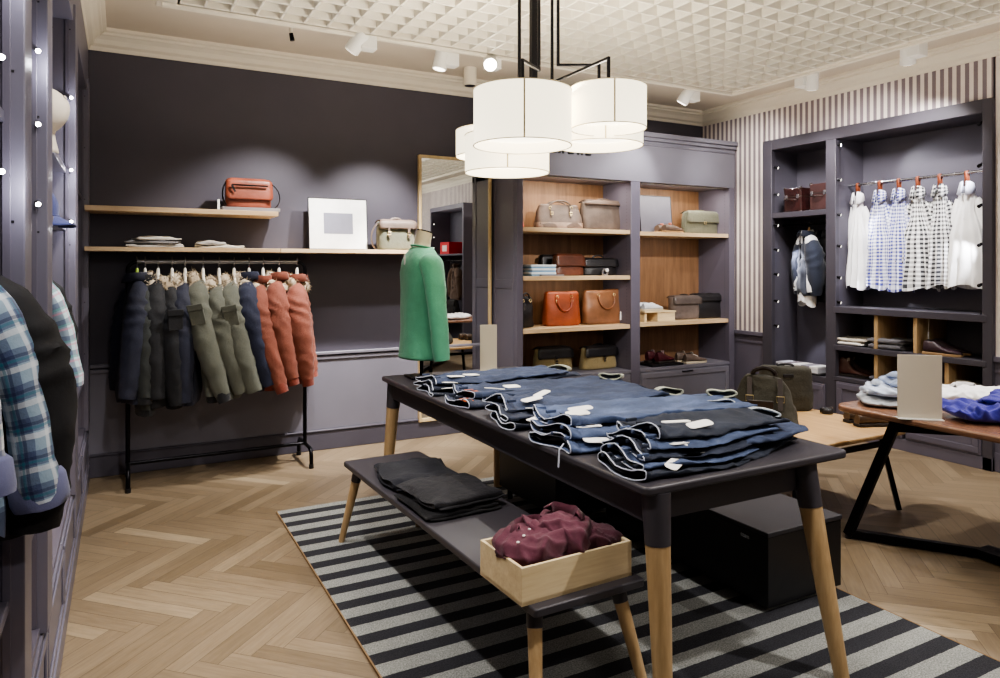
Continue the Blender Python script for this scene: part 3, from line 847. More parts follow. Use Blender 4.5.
# ================================================================ mannequin bust on the table corner
mq = thing('mannequin_bust','headless cream mannequin bust on a square black base at the table end','mannequin',(1.66,4.14,TZ),math.radians(-3))
MB().prism(rr(.18,.18,.01,3),0,.014).build('base_plate', M_BLKMET, mq, bevel=.003)
MB().tube([(0,0,.014),(0,0,.2)],.013,12).build('pole', M_BLKMET, mq)
def ring(cx, cy, z, a, b, n=28, e=2.4, tilt=0): return [V((cx+x, cy+y, z+tilt*x)) for x, y in se(a,b,n,e)]
R = []
for z, cx, a, b in ((.13,0,.10,.155),(.16,0,.108,.165),(.30,0,.105,.155),(.42,.005,.112,.16),(.55,.01,.115,.175),(.66,0,.105,.185),(.74,-.005,.085,.17),(.785,-.005,.062,.11),(.81,0,.052,.06),(.85,.006,.049,.052),(.915,.020,.047,.049)):
    R.append(ring(cx,0,z,a,b,tilt=(-.25 if z > .84 else 0)))
MB().loft(R,(True,True)).build('torso', fabric('d9cfb8',.05,.9,500,.1), mq, smooth=60)
MB().loft([ring(.020,0,.913,.0475,.0495,tilt=-.25),ring(.020,0,.921,.0475,.0495,tilt=-.25)],(True,True)).build('neck_cap', M_BLKMET, mq)
M_GREEN = fabric('559a7a',.16,.95,500,.45)
sw = thing('sweater','plain green long-sleeved sweater dressed on the mannequin bust','sweater',(1.66,4.14,TZ),math.radians(-3))
R = []
for z, cx, a, b in ((.125,0,.128,.175),(.14,0,.132,.178),(.16,0,.128,.176),(.30,0,.122,.17),(.42,.005,.126,.172),(.55,.01,.130,.188),(.66,0,.120,.20),(.735,-.005,.10,.185),(.775,-.005,.083,.14),(.805,.0,.069,.085),(.815,.004,.064,.072)):
    R.append(ring(cx,0,z,a,b,36))
m = MB().loft(R,(False,False)); m.jig(.007,7,3)
m.build('body', M_GREEN, sw, smooth=60, solid=.004)
for sy in (-1,1):
    P = bez((0,sy*.150,.735),(0,sy*.235,.70),(.012,sy*.245,.45),(.05,sy*.235,.135),16)
    rad = [.062,.072,.075,.073,.070,.067,.065,.063,.061,.059,.058,.057,.056,.056,.055,.053,.049]
    m = MB().tube(P,rad,20,flat=.85); m.jig(.007,9,5+sy)
    s = m.build('sleeve', M_GREEN, sw, smooth=60)
m = MB(); m.tube([(.004+.066*math.cos(t),.074*math.sin(t),.818-.012*math.cos(t)) for t in [2*PI*k/30 for k in range(30)]],.007,8,closed=True)
m.build('neckband', M_GREEN, sw)
MB().box(-.112,-.108,-.012,.012,.70,.77).build('swing_tag', M_PAPER, sw)
# ================================================================ cloth builders
def wrinkle(mb, amp, freq, seed, fold=0, ffreq=5):
    """push points by layered noise; fold adds sharper crease lines"""
    out = []
    o = V((seed*3.7, seed*1.3, seed*5.1))
    for v in mb.v:
        v = V(v); p = v*freq+o
        n = noise.noise_vector(p)*amp + noise.noise_vector(p*2.3)*(amp*.45)
        if fold:
            r = 1-abs(noise.noise(V((v.x*ffreq, v.y*ffreq, v.z*ffreq*.5))+o))*2.2
            n += V((n.x, n.y, 0)).normalized()*0 + V((0,0,1))*fold*max(0,r)
        out.append(tuple(v+n))
    mb.v = out; return mb
def fur(mb, n, ln, seed, pts):
    rnd = random.Random(seed)
    for k in range(n):
        c, nr = pts[rnd.randrange(len(pts))]
        d = (nr + V((rnd.gauss(0,.5),rnd.gauss(0,.5),rnd.gauss(-.2,.5)))).normalized()
        t = d.orthogonal().normalized()*.0035
        c = c + V((rnd.gauss(0,.006),rnd.gauss(0,.006),rnd.gauss(0,.006)))
        b = t.cross(d).normalized()*.0035
        L = ln*rnd.uniform(.5,1.2)
        mb.add([c+t, c-t*.5+b, c-t*.5-b, c+d*L+V((0,0,-L*.25))], [(0,1,3),(1,2,3),(2,0,3)])
def hanger(name, label, loc, rz, drop, hookcol, neckcol, group, width=.40, cat='hanger'):
    """hook over the rail (local z=0 is the rail axis), neck piece and shoulder bar along local Y"""
    h = thing(name, label, cat, loc, rz, group)
    pts = [V((.0,.016*math.cos(a)*1.0+0,.016*math.sin(a)+.004)) for a in [math.radians(x) for x in range(-20,200,20)]]
    pts = [V((0,.018*math.cos(math.radians(a)),.018*math.sin(math.radians(a)))) for a in range(-10,181,19)]
    pts += [V((0,-.018,-.012)),V((0,-.012,-.028)),V((0,0,-.040)),V((0,0,-drop+.02))]
    pts.insert(0, V((0,.019,-.008)))
    MB().tube(pts,.0022,6).build('hook', hookcol, h)
    MB().tube([(0,0,-drop+.045),(0,0,-drop+.035),(0,0,-drop-.012)],[.006,.010,.014],10).build('hanger_neck', neckcol, h)
    P = bez((0,-width/2,-drop-.075),(0,-width*.28,-drop-.04),(0,-width*.12,-drop-.0),(0,0,-drop),8)
    P += [V((p.x,-p.y,p.z)) for p in P[::-1][1:]]
    MB().tube(P,[.010]*len(P),8).build('shoulder_bar', neckcol, h)
    return h
M_FUR = fabric('cfc0aa',.4,1,300,.6); M_FUR2 = fabric('b5a58e',.45,1,300,.6)
def resample(a, n):
    o = []
    for k in range(n):
        t = k/(n-1)*(len(a)-1); i = min(int(t), len(a)-2); o.append(lerp(a[i], a[i+1], t-i))
    return o
def smooth_path(P, n): return resample(P, n+1)

def coat(label, loc, rz, body_mat, seed, L=.80, sl=.66, wid=.175, dep=.062, furm=None, collar=None, pocket=False, ribs=None, group=None, lean=0.0, lining=None, zipm=None, drop=.10, swing=.0, cat='coat', name='winter_coat'):
    """coat on a hanger: shoulders along local Y, chest towards +X; local z=0 is the rail"""
    t = thing(name, label, cat, loc, rz, group)
    rnd = random.Random(seed); z0 = -drop
    rings = []
    for k in range(19):
        s = k/18; z = z0-.02-s*L
        w = curve_of([(0,.065),(.06,.12),(.14,wid-.02),(.3,wid-.01),(.6,wid+.005),(1,wid+.02)], s)
        d = curve_of([(0,.045),(.06,.055),(.14,dep),(.5,dep+.012),(.92,dep+.018),(1,dep+.004)], s)
        dz = curve_of([(0,0),(.14,0),(1,0)], s)
        c = V((lean*s, 0, z))
        rings.append([c+V((x, y, -.16*abs(y)*(1 if s < .2 else max(0,1-(s-.2)*4)) )) for x, y in se(d,w,40,2.3)])
    rings = [[a.lerp(b,q) for a,b in zip(r0,r1)] for r0,r1 in zip(rings,rings[1:]) for q in (0,.5)]+[rings[-1]]
    m = MB().loft(rings,(True,False))
    m.v = [tuple(V(v)+V((v[0],v[1],0)).normalized()*.016*(crease_field(V(v),V((.3,.5,.55)),8,seed)-.35)*min(1,max(0,(z0-v[2])*5)) ) for v in m.v]
    wrinkle(m,.010,7,seed)
    m.build('body', body_mat, t, smooth=70)
    for sy in (-1,1):
        sw = swing+rnd.uniform(-.02,.02)
        P = bez((0,sy*.045,z0-.030),(lean*.05,sy*(wid+.03),z0-.13),(lean*.6-.01,sy*(wid+.045),z0-.34),(lean*1.15+sw,sy*(wid+.02),z0-.07-sl),15)
        rad = [.030,.044,.058,.070,.078,.084,.088,.090,.090,.088,.085,.081,.076,.071,.064,.053]
        P = smooth_path(P, 44); rad = resample(rad, 45)
        m = MB().tube(P,rad,28,caps=True,flat=.88)
        for i, v in enumerate(m.v):                      # elbow and cuff puckers round the sleeve
            ringi = i//28
            if ringi < 45:
                c = P[ringi]; dv = V(v)-c
                e = math.exp(-((ringi-20)/7)**2)+.8*math.exp(-((ringi-41)/5)**2)+.25
                f = 1+.15*e*(crease_field(V((dv.x*1.2,dv.y*1.2,(v[2])*1.0)), V((.25,.35,.9)), 13, seed+sy)-.4)
                m.v[i] = tuple(c+dv*f)
        wrinkle(m,.007,9,seed+sy)
        s = m.build('sleeve', body_mat, t, smooth=70)
        if ribs:
            e, e2 = P[-1], P[-4]; d = (e-e2).normalized()
            MB().tube([e-d*.02,e+d*.015,e+d*.05],[.046,.047,.043],16).build('ribbed_cuff', ribs, s)
        if pocket and sy < 0:
            c = P[19]
            M = Matrix.Translation(c+V((.020,-.090,-.01))) @ Matrix.Rotation(math.radians(13),4,'Z') @ Matrix.Rotation(-math.atan2(lean*.9,.55),4,'Y') @ Matrix.Rotation(math.radians(4),4,'X')
            pk = MB().box(-.048,.048,-.012,.006,-.075,.065,M=M).build('sleeve_pocket', body_mat, s, bevel=.005)
            MB().box(-.051,.051,-.018,-.010,.025,.070,M=M).build('pocket_flap', body_mat, pk, bevel=.004)
    if ribs:
        rr_ = rings[-1]; c = sum(rr_,V())/len(rr_)
        MB().loft([[c+(p-c)*1.0+V((0,0,.01)) for p in rr_],[c+(p-c)*.93+V((0,0,-.05)) for p in rr_]],(False,True)).build('ribbed_hem', ribs, t, smooth=70)
    if furm:
        pts = []; m = MB(); P = []
        for k in range(20):
            a = 2*PI*k/20; P.append(V((.058*math.cos(a)-.004, .088*math.sin(a), z0-.014-.03*math.cos(a)+.012*math.sin(2*a)-.5*abs(.088*math.sin(a)))))
        m.tube(P,[.034+.008*math.sin(k*1.9+seed) for k in range(20)],12,closed=True)
        wrinkle(m,.016,20,seed)
        for v in m.v:
            c = min(P,key=lambda q:(q-V(v)).length_squared); pts.append((V(v),(V(v)-c).normalized()))
        fur(m,900,.024,seed,pts); m.build('fur_trim', furm, t, smooth=80)
    if collar:
        P = []; rr1, rr2 = [], []
        for k in range(22):
            a = math.radians(20+320*k/21)
            rr1.append(V((.052*math.cos(a), .062*math.sin(a), z0-.045)))
            rr2.append(V((.074*math.cos(a)+.004*math.sin(k*1.3+seed), .080*math.sin(a), z0+.020+.022*abs(math.cos(a*.5+.4)))))
        rr3 = [p*1.0+V((p.x*.25,p.y*.25,-.055)) for p in rr2]
        m = MB().loft([rr1,rr2,rr3],(False,False),closed=False); wrinkle(m,.005,16,seed)
        m.build('collar', collar, t, smooth=70, solid=.008)
    m = MB().box(dep-.002,dep+.012,-.006,.006,z0-L*.93,z0-.10); m.build('zip', zipm or M_BLKMET, t)
    return t

M_CNAVY = fabric('25283a',.25,.75,900,.3,.05); M_CGRN = fabric('343838',.22,.75,900,.3,.05); M_CBLK = fabric('1f2025',.25,.75,900,.3,.05)
M_COLV = fabric('62645a',.16,.8,900,.35,.1); M_CORG = fabric('7f4636',.18,.8,900,.35,.1); M_CBLU = fabric('23283f',.25,.8,900,.3,.1)
M_RIB = fabric('7d3a2c',.2,.9,900,.4); M_RIBB = fabric('1b1b20',.2,.9,900,.4); M_LIN = fabric('d8cbbb',.15)
coats = [
 (137,'matt navy coat with no fur, hanging at the outer left end of the rack',M_CNAVY,dict(L=.82,collar=M_CNAVY,lean=-.05,swing=-.03,sl=.72)),
 (145,'dark grey-green coat with plain collar, second from the left end of the rack',M_CGRN,dict(L=.84,collar=M_CBLK,lean=.0,sl=.70,ribs=M_RIBB)),
 (158,'near-black coat whose pale fur collar shows between the grey-green coat and the pocketed one',M_CBLK,dict(L=.86,furm=M_FUR,lean=.01,sl=.74)),
 (172,'black-grey coat with a flapped sleeve pocket and fur collar',M_CBLK,dict(L=.84,furm=M_FUR2,pocket=True,lean=.02,sl=.76)),
 (185,'dark navy fur-collared coat squeezed between the black pocketed coat and the olive coat',M_CNAVY,dict(L=.84,furm=M_FUR,lean=.03,sl=.76)),
 (203,'wide olive green coat with sleeve pocket and fur collar, beside the dark navy one',M_COLV,dict(L=.80,furm=M_FUR2,pocket=True,lean=.12,sl=.74,swing=.08,ribs=M_RIBB)),
 (219,'third olive coat, mostly hidden between the two wide olive coats, fur at neck',M_COLV,dict(L=.80,furm=M_FUR,lean=.10,sl=.70,swing=.07)),
 (234,'olive green coat with pale fur collar beside the navy coat',M_COLV,dict(L=.78,furm=M_FUR,pocket=True,lean=.11,sl=.72,swing=.07)),
 (249,'bright navy coat with raised collar between olive and orange coats',M_CBLU,dict(L=.80,collar=M_CBLU,furm=M_FUR,lean=.09,sl=.70,swing=.07)),
 (263,'orange coat hanging next to the navy coat, first of the three orange ones',M_CORG,dict(L=.72,collar=M_CORG,furm=M_FUR,lean=.09,sl=.68,swing=.08,ribs=M_RIB)),
 (279,'orange coat with turned-up collar, middle one of the three orange coats',M_CORG,dict(L=.72,collar=M_CORG,lean=.07,sl=.66,swing=.06,ribs=M_RIB,furm=M_FUR)),
 (297,'orange coat with fur collar at the outer right end of the rack',M_CORG,dict(L=.70,furm=M_FUR2,collar=M_CORG,lean=.04,sl=.66,swing=.05,ribs=M_RIB)),
]
M_HNECK = plain('ece8df',.5)
for i, (u, lab, mt, kw) in enumerate(coats):
    x = at_y(u, 262, 5.48).x
    rz = math.radians([10,2,-10,-4,-14,-26,-16,-24,-18,-26,-22,-14][i])
    c = lab.split(',')[0]
    short = {0:'the outermost navy coat',1:'the grey-green coat',2:'the near-black fur-collared coat',3:'the black pocketed coat',4:'the squeezed navy fur-collared coat',5:'the first olive coat',6:'the hidden olive coat between the wide olive ones',7:'the second olive coat',8:'the bright navy coat',9:'the first orange coat',10:'the middle orange coat',11:'the last orange coat'}[i]
    hanger('coat_hanger', 'pale hanger with steel hook holding '+short, (x,5.48,RZ+.0165), 0 if i else 0, .105, M_STEEL, M_HNECK if i else plain('9fbf4a',.5), 'hangers on the coat rack', .14)
    coat(lab, (x,5.485,RZ-[0,.02,.0,.03,.02,-.0,.035,.015,.0,.03,.005,.02][i]), rz, mt, 3+i, group='winter coats on the rack', drop=.115, **kw)

# ================================================================ shirts hanging in the left fixture
def hung_shirt(label, loc, rz, mt, seed, L=.74, sl=.60, wid=.20, cuff=None, group=None, name='shirt', cat='shirt', placket=None, flare=.06, drop=.07):
    t = thing(name, label, cat, loc, rz, group); z0 = -drop; rnd = random.Random(seed)
    rings = []
    for k in range(21):
        s = k/20; z = z0-.015-s*L
        w = curve_of([(0,.055),(.05,.10),(.13,wid-.015),(.3,wid-.02),(.6,wid-.02),(1,wid)], s)
        d = curve_of([(0,.045),(.05,.045),(.13,.045),(.5,.055),(1,.065)], s)
        P = se(d,w,44,2.2)
        rings.append([V((x*(1+.16*s*math.sin(j*1.7+seed)), y, z-.20*abs(y)*(1 if s<.16 else max(0,1-(s-.16)*5))+ (.03*math.cos(j*2*PI/44*2) if k == 20 else 0))) for j,(x,y) in enumerate(P)])
    m = MB().loft(rings,(True,False)); wrinkle(m,.007,9,seed); m.build('body', mt, t, smooth=70)
    for sy in (-1,1):
        P = bez((0,sy*.045,z0-.025),(.0,sy*(wid+.02),z0-.10),(.01,sy*(wid+flare),z0-.30),(.015,sy*(wid+flare+.03),z0-.06-sl),15)
        rad = [.030,.042,.052,.058,.061,.061,.060,.058,.056,.055,.054,.053,.053,.054,.056,.05]
        m = MB().tube(P,rad,18,flat=.8); wrinkle(m,.008,11,seed+sy)
        s = m.build('sleeve', mt, t, smooth=70)
        if cuff:
            e = P[-1]; d = (P[-1]-P[-2]).normalized()
            m = MB().tube([e-d*.06,e-d*.05,e+d*.0,e+d*.015,e+d*.01],[.050,.056,.058,.054,.045],20,flat=.85); wrinkle(m,.009,16,seed+3)
            m.build('rolled_cuff', cuff, s, smooth=70)
    r1, r2, r3 = [], [], []
    for k in range(20):
        a = math.radians(15+330*k/19)
        r1.append(V((.045*math.cos(a),.052*math.sin(a),z0-.02))); r2.append(V((.050*math.cos(a),.058*math.sin(a),z0+.022-.012*math.cos(a)))); r3.append(V((.068*math.cos(a),.078*math.sin(a),z0-.022-.02*math.cos(a))))
    MB().loft([r1,r2,r3],(False,False),closed=False).build('collar', mt, t, smooth=70, solid=.003)
    m = MB(); m.box(.046,.056,-.016,.016,z0-L*.97,z0-.04); p = m.build('placket', placket or mt, t, bevel=.002)
    m = MB()
    for k in range(6): m.lathe([(.0005,0),(.005,0),(.005,.002)],8,(0,0,0))
    for k in range(6):
        MB().blob((.058,0,z0-.08-k*.10),(.002,.005,.005),8,5).build('button', M_PAPER, p)
    return t
P_BLUE = plaid('9db4c8',(('1b2160',.074,0,.032),('eef2f8',.074,.52,.012),('2b7c90',.074,.72,.006),('1c2450',.074,.84,.007)))
P_PINK = plaid('c9dfe6',(('27376b',.07,0,.022),('d88aa6',.07,.45,.008),('3a8f8a',.07,.7,.010)))
M_SLATE = fabric('6a6d90',.2,.9)
M_BLKC = fabric('131216',.25,.8,700,.25,.0)
q = math.radians(-90)
hung_shirt('blue, teal and white plaid shirt with rolled cuffs at the left edge', (-.385,1.84,1.585), q+math.radians(8), P_BLUE, 21, L=.56, sl=.47, wid=.165, flare=.03, cuff=M_SLATE, group='shirts in the left fixture')
hung_shirt('white-ground plaid shirt cut off by the frame edge in front of the blue one', (-.42,1.72,1.585), q+math.radians(4), plaid('e8ecf2',(('2a3b74',.08,0,.03),('7fb0c0',.08,.5,.014))), 22, L=.54, sl=.40, wid=.15, flare=.0, cuff=M_SLATE, group='shirts in the left fixture')
coat('long black garment hanging behind the blue plaid shirt', (-.365,1.925,1.585), q, M_BLKC, 23, L=.60, sl=.54, wid=.17, dep=.045, collar=M_BLKC, drop=.07, name='jacket', cat='jacket')
hung_shirt('pale plaid shirt with pink and teal checks in the second bay of the left fixture', (-.44,3.50,1.585), q+math.radians(8), P_PINK, 24, L=.58, sl=.47, wid=.18, group='shirts in the left fixture', flare=.05)
coat('dark jacket behind the pale plaid shirt in the left fixture', (-.45,3.72,1.585), q, M_BLKC, 25, L=.62, sl=.56, wid=.17, dep=.045, collar=M_BLKC, drop=.07, name='jacket', cat='jacket')
for (y, lab, x) in ((1.84,'the blue plaid shirt at the left edge',-.385),(1.72,'the white-ground plaid shirt at the frame edge',-.42),(1.925,'the long black garment',-.365),(3.50,'the pale pink-checked shirt',-.44),(3.72,'the dark jacket behind the pale plaid shirt',-.45)):
    hanger('clothes_hanger','wooden hanger holding '+lab,(x,y,1.599),q,.065,M_STEEL,wood('c39a68','dcb98a','y',1,.5),'hangers in the left fixture',.22)

# ================================================================ shirts pegged by the collar in the wardrobe
def gingham(base, dark, per):
    t = NT('gingham_'+dark+base); v = t.coord('UV'); sp = t.n('ShaderNodeSeparateXYZ'); t.l(v, sp.inputs[0])
    k = t.math('MULTIPLY', t.math('ADD', _band(t,sp.outputs[0],per,0,per*.5), _band(t,sp.outputs[1],per,0,per*.5)), .5)
    nd = t.ramp(k,(0,lin(base)),(.5,tuple((a+b)/2 for a,b in zip(lin(base),lin(dark)))),(1,lin(dark)))
    t.set(Base__Color=nd, Roughness=.85); t.bump(t.noise(t.coord(),30,5),.3,.012); return t.m
G_BLUE = gingham('e9ebf5','3b3f93',.030); G_BLUE2 = gingham('e4e6f4','33378a',.030)
G_BLK = gingham('efeeee','2b2b30',.038); G_BLK2 = gingham('ebeaea','303036',.034)
M_WSHIRT = fabric('f1f1f4',.05,.9,800,.35); M_WSHIRT2 = fabric('f4f3f2',.05,.9,800,.35)
M_STRAP = leather('7a3f27',.5)
def pegged(u, label, mt, vbot, wbot, seed, wtop=.06, neck=None, collar_mat=None, depth=.05, extra=0):
    y = at_x(u, 185, 5.80).y; z = 2.225
    st = thing('leather_loop','brown leather loop on the rail holding the '+label.split(' hanging')[0].replace('black and white check','black check'),'leather loop',(5.80,y,z),0,'leather loops on the wardrobe rail')
    P = [V((0,.006,-.10))]+[V((.016*math.sin(math.radians(a)),0,.016*math.cos(math.radians(a)))) for a in range(-150,151,30)]+[V((0,-.006,-.10))]
    m = MB()
    L = [V((-.0165*math.cos(math.radians(a)),0,.0165*math.sin(math.radians(a)))) for a in range(-20,201,20)]
    L = [V((-.010,0,-.105))]+L+[V((.010,0,-.105))]
    r1 = [p+V((0,-.012,0)) for p in L]; r2 = [p+V((0,.012,0)) for p in L]
    m.loft([r1,r2],(False,False),closed=False); m.build('strap', M_STRAP, st, solid=.004)
    MB().lathe([(.0005,.003),(.006,.003),(.006,0)],10).xf(Matrix.Translation((-.014,0,-.085)) @ Matrix.Rotation(-PI/2,4,'Y')).build('stud', M_BRASS, st)
    t = thing('gathered_shirt', label, 'shirt', (5.80,y,z-.085), 0, 'shirts pegged by the collar')
    zb = at_x(u, vbot, 5.80).z-(z-.085); n = 46; rings = []
    for k in range(24):
        s = k/23; zz = lerp(-.07, zb, s)
        w = curve_of([(0,wtop*.7),(.06,wtop*.95),(.13,wtop*.82),(.5,lerp(wtop,wbot,.62)),(1,wbot)], s)
        d = curve_of([(0,.03),(.13,.028),(.5,depth),(1,depth+.015)], s)
        P = se(d,w,n,2.2)
        pl_ = .10+.22*s
        rings.append([V((x*(1+pl_*math.sin(j*2*PI/n*11+seed)), yy*(1+.06*s*math.sin(j*2*PI/n*7+seed)), zz+(.02*math.sin(j*2*PI/n*3+seed) if k==23 else 0))) for j,(x,yy) in enumerate(P)])
    m = MB().loft(rings,(True,False)); wrinkle(m,.006,9,seed); m.build('body', mt, t, smooth=70)
    # upright collar with turned-down points
    r1, r2, r3 = [], [], []
    for k in range(18):
        a = math.radians(180+12+336*k/17)
        r1.append(V((.030*math.cos(a),.045*math.sin(a),-.085))); r2.append(V((.036*math.cos(a),.052*math.sin(a),.0-.02*math.cos(a)))); r3.append(V((.05*math.cos(a)-.01,.066*math.sin(a),-.065-.03*math.cos(a)*-1)))
    MB().loft([r1,r2,r3],(False,False),closed=False).build('collar', collar_mat or mt, t, smooth=70, solid=.003)
    for sy in (-1,1):
        P = bez((.01,sy*wtop*.8,-.12),(.03,sy*lerp(wtop,wbot,.5),-.25),(.03,sy*wbot*.8,-.5),(.02,sy*wbot*.72,zb+.14+extra),12)
        m = MB().tube(P,[.03,.036,.04,.042,.043,.043,.043,.042,.041,.04,.038,.036,.034],14,flat=.7); wrinkle(m,.008,12,seed+sy)
        m.build('sleeve', mt, t, smooth=70)
    pk = MB(); pk.box(-.062-.02,-.058-.02,-.012,.012,zb*.9,-.10)
    for k in range(5): MB().blob((-depth*.75-.012,0,-.16-k*.11),(.003,.005,.005),8,5).build('button', M_PAPER if 'black' not in label else M_BLACK, t)
    return t
pegged(858,'slim white shirt hanging first on the rail beside the wardrobe post',M_WSHIRT,288,.105,31,.055)
pegged(880,'blue gingham shirt hanging next to the slim white shirt',G_BLUE,288,.125,32)
pegged(899,'violet-blue gingham shirt hanging beside the larger black check one',G_BLUE2,290,.12,33)
pegged(918,'black and white check shirt with the widest flare hanging mid-rail',G_BLK,289,.17,34)
pegged(940,'narrower black and white gingham shirt hanging beside the wide white shirt',G_BLK2,287,.115,35)
pegged(967,'wide white shirt with bright collar hanging at the outer end of the rail',M_WSHIRT2,287,.165,36,.075,collar_mat=fabric('d9dcee',.06))

# jacket on a hanger in the narrow wardrobe bay
jy = at_x(809,230,5.80).y
hung_shirt('white shirt worn under the navy blazer in the narrow wardrobe bay',(5.775,jy,1.90),math.radians(150),M_WSHIRT,41,L=.66,sl=.50,wid=.135,flare=.0,drop=.085)
coat('navy blazer over a white shirt hanging below the suitcases',(5.775,jy,1.90),math.radians(150),fabric('252b3c',.2,.9),42,L=.56,sl=.50,wid=.145,dep=.06,drop=.10,collar=fabric('252b3c',.2,.9),name='blazer',cat='jacket')
hanger('coat_hanger','wooden hanger holding the navy blazer in the narrow wardrobe bay',(5.80,jy,1.914),math.radians(150),.085,M_STEEL,wood('c39a68','dcb98a','y',1,.5),None,.26)
coat('dark jacket half hidden behind the wardrobe post beside the blazer',(5.84,jy-.17,1.90),math.radians(160),M_BLKC,43,L=.62,sl=.52,wid=.13,dep=.05,drop=.10,collar=M_BLKC,name='jacket',cat='jacket')
hanger('coat_hanger','wooden hanger of the half-hidden dark jacket beside the blazer',(5.84,jy-.17,1.914),math.radians(160),.085,M_STEEL,wood('c39a68','dcb98a','y',1,.5),None,.26)

# ================================================================ jeans on the long table
DEN = [denim('2a3144',1.9),denim('343f5a',2.0),denim('222939',1.8),denim('4a5878',2.0),denim('1d2230',1.6)]
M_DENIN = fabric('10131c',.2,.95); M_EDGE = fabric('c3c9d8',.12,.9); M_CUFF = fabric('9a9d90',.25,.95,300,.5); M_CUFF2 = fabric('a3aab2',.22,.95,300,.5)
M_PATCH = leather('a8562f',.6)
def jeans(label, x, y, z, rz, L, W, H, seed, den, cuffm=None, patch=False, tags=((.10,.02),), wave=.012, droop=0, fold=None, open_h=None, mid=0.0, tab=False, fan=1.35):
    """pair folded in half along its length: waist opening at local x=0, hems at local x=L"""
    t = thing('jeans', label, 'jeans', (x,y,z), rz, 'jeans laid across the long table')
    rnd = random.Random(seed); n = 44
    oh = open_h or H*1.5
    def sec(s, k=1.0, inner=0):
        xx = s*L
        w = curve_of([(0,W*.50),(.10,W*.53),(.32,W*.5*fan),(.65,W*.5*fan),(1,W*.44*fan)], s)*k
        h = curve_of([(0,oh/2),(.06,H*.60),(.3,H*.5),(1,H*.46)], s)
        if inner: h *= .62
        yo = mid*s+.012*math.sin(s*7+seed)
        pts = []
        for yy, zz in se(w,h,n,3.4):
            zz2 = zz + h + wave*math.sin(yy/W*6.5+seed+s*3)*(1-s*.75)*(1 if zz > 0 else .35)
            lump = noise.noise(V((xx*9+seed, yy*14, seed*.7)))*.008+noise.noise(V((xx*22+seed, yy*30, seed*.9)))*.004
            cr = (crease_field(V((xx,yy*.9,0)), V((.25,.95,0)), 11, seed, 1.5)-.3)*.009*min(1,s*5+.2)
            cr += (crease_field(V((xx,yy,0)), V((.85,-.5,0)), 9, seed+3, 1.6)-.3)*.006
            if zz > 0: zz2 += lump+cr
            pts.append(V((xx+ .018*math.sin(yy/W*5+seed)*(1-min(1,s*6)), yo+yy, max(zz2,.001))))
        return pts
    S = [.045+.95*((k/46)**1.15) for k in range(47)]
    rings = [sec(s) for s in S]
    MB().loft(rings,(False,True)).build('legs', den, t, smooth=70)
    wb_ = [sec(0.0),sec(.012,1.012),sec(.03,1.012),sec(.05,1.006)]
    MB().loft(wb_,(False,False)).build('waistband', den, t, smooth=70, solid=.003)
    rim = sec(0.0,1.006)
    e = MB().tube(rim,.0024,6,closed=True).build('waist_edge', M_EDGE, t)
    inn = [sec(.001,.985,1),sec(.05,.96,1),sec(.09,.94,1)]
    MB().loft(inn,(False,True),flip=True).build('waist_inner_shade', M_DENIN, t, smooth=70)  # near-black colour stands in for shade inside the waist opening
    # side seam and belt loops
    for yy in (-.3,.05,.33):
        p = V((.005, yy*W, oh+.004)); MB().box(p.x,p.x+.045,p.y-.006,p.y+.006,p.z-.008,p.z+.004).build('belt_loop', den, t, bevel=.002)
    if patch:
        MB().box(-.006+.012,.055,-W*.42,-W*.42+.075,oh*.98,oh*.98+.004).build('leather_patch', M_PATCH, t, bevel=.001)
    for k, (tx, ty) in enumerate(tags):
        M = Matrix.Translation((tx*1.0, ty, H*1.12+.014)) @ Matrix.Rotation(rnd.uniform(-.5,.5),4,'Z') @ Matrix.Rotation(rnd.uniform(-.15,.1),4,'Y') @ Matrix.Rotation(rnd.uniform(-.2,.3),4,'X')
        MB().prism(rr(.105,.045,.016,4),0,.0025,M=M).build('paper_tag', M_PAPER, t)
    if cuffm:
        M = Matrix.Translation((L-.035, mid+rnd.uniform(-.03,.05), H*1.05+.013)) @ Matrix.Rotation(math.radians(rnd.uniform(35,65)),4,'Z') @ Matrix.Rotation(.12,4,'Y')
        R = []
        for dx, k in ((.030,.60),(.042,.66),(.045,.92),(.040,1.05),(-.040,1.06),(-.045,.94),(-.042,.66),(-.030,.60)):
            R.append([V((dx+.006*math.sin(y*60+seed), y*(1-(1-k)*.35 if k < 1 else k), z*k+.004*math.sin(y*45+seed))) for y, z in se(.066,.017,30,2.6)])
        m = MB().loft(R,(False,False)); m.xf(M); wrinkle(m,.003,28,seed); h_ = m.build('rolled_hem', cuffm, t, smooth=70)
        m = MB().loft([[V((-.031,y*.85,z*.62)) for y,z in se(.066,.017,24,2.6)],[V((.031,y*.85,z*.62)) for y,z in se(.066,.017,24,2.6)]],(True,True)); m.xf(M); m.build('hem_inner_shade', M_DENIN, h_)  # near-black plug stands in for shade inside the rolled hem
    if tab:
        MB().tube([(.0,-W*.3,oh*.7),(-.02,-W*.3,oh*.3),(-.024,-W*.3,-.05)],[.004,.005,.006],6,flat=.3).build('hang_tape', M_EDGE, t)
    return t
Z0 = TZ+.001
def jrow(u, v, z): p = at_z(u, v, z); return p.x, p.y
# far pile by the sign (three pairs)
jeans('jeans at the bottom of the far pile beside the mannequin base',1.475,3.60,Z0,.03,.90,.25,.018,51,DEN[2],None,tags=((.10,-.09),(.21,-.10)),mid=-.02,open_h=.030)
jeans('pale-hemmed jeans in the middle of the far pile beside the mannequin',1.485,3.63,Z0+.026,.06,.98,.24,.017,52,DEN[0],M_CUFF,tags=((.18,-.06),(.10,-.09)),open_h=.028)
jeans('uppermost jeans of the far pile beside the mannequin',1.50,3.66,Z0+.050,.02,.86,.24,.017,53,DEN[1],None,tags=((.14,-.08),(.24,-.07)),open_h=.028)
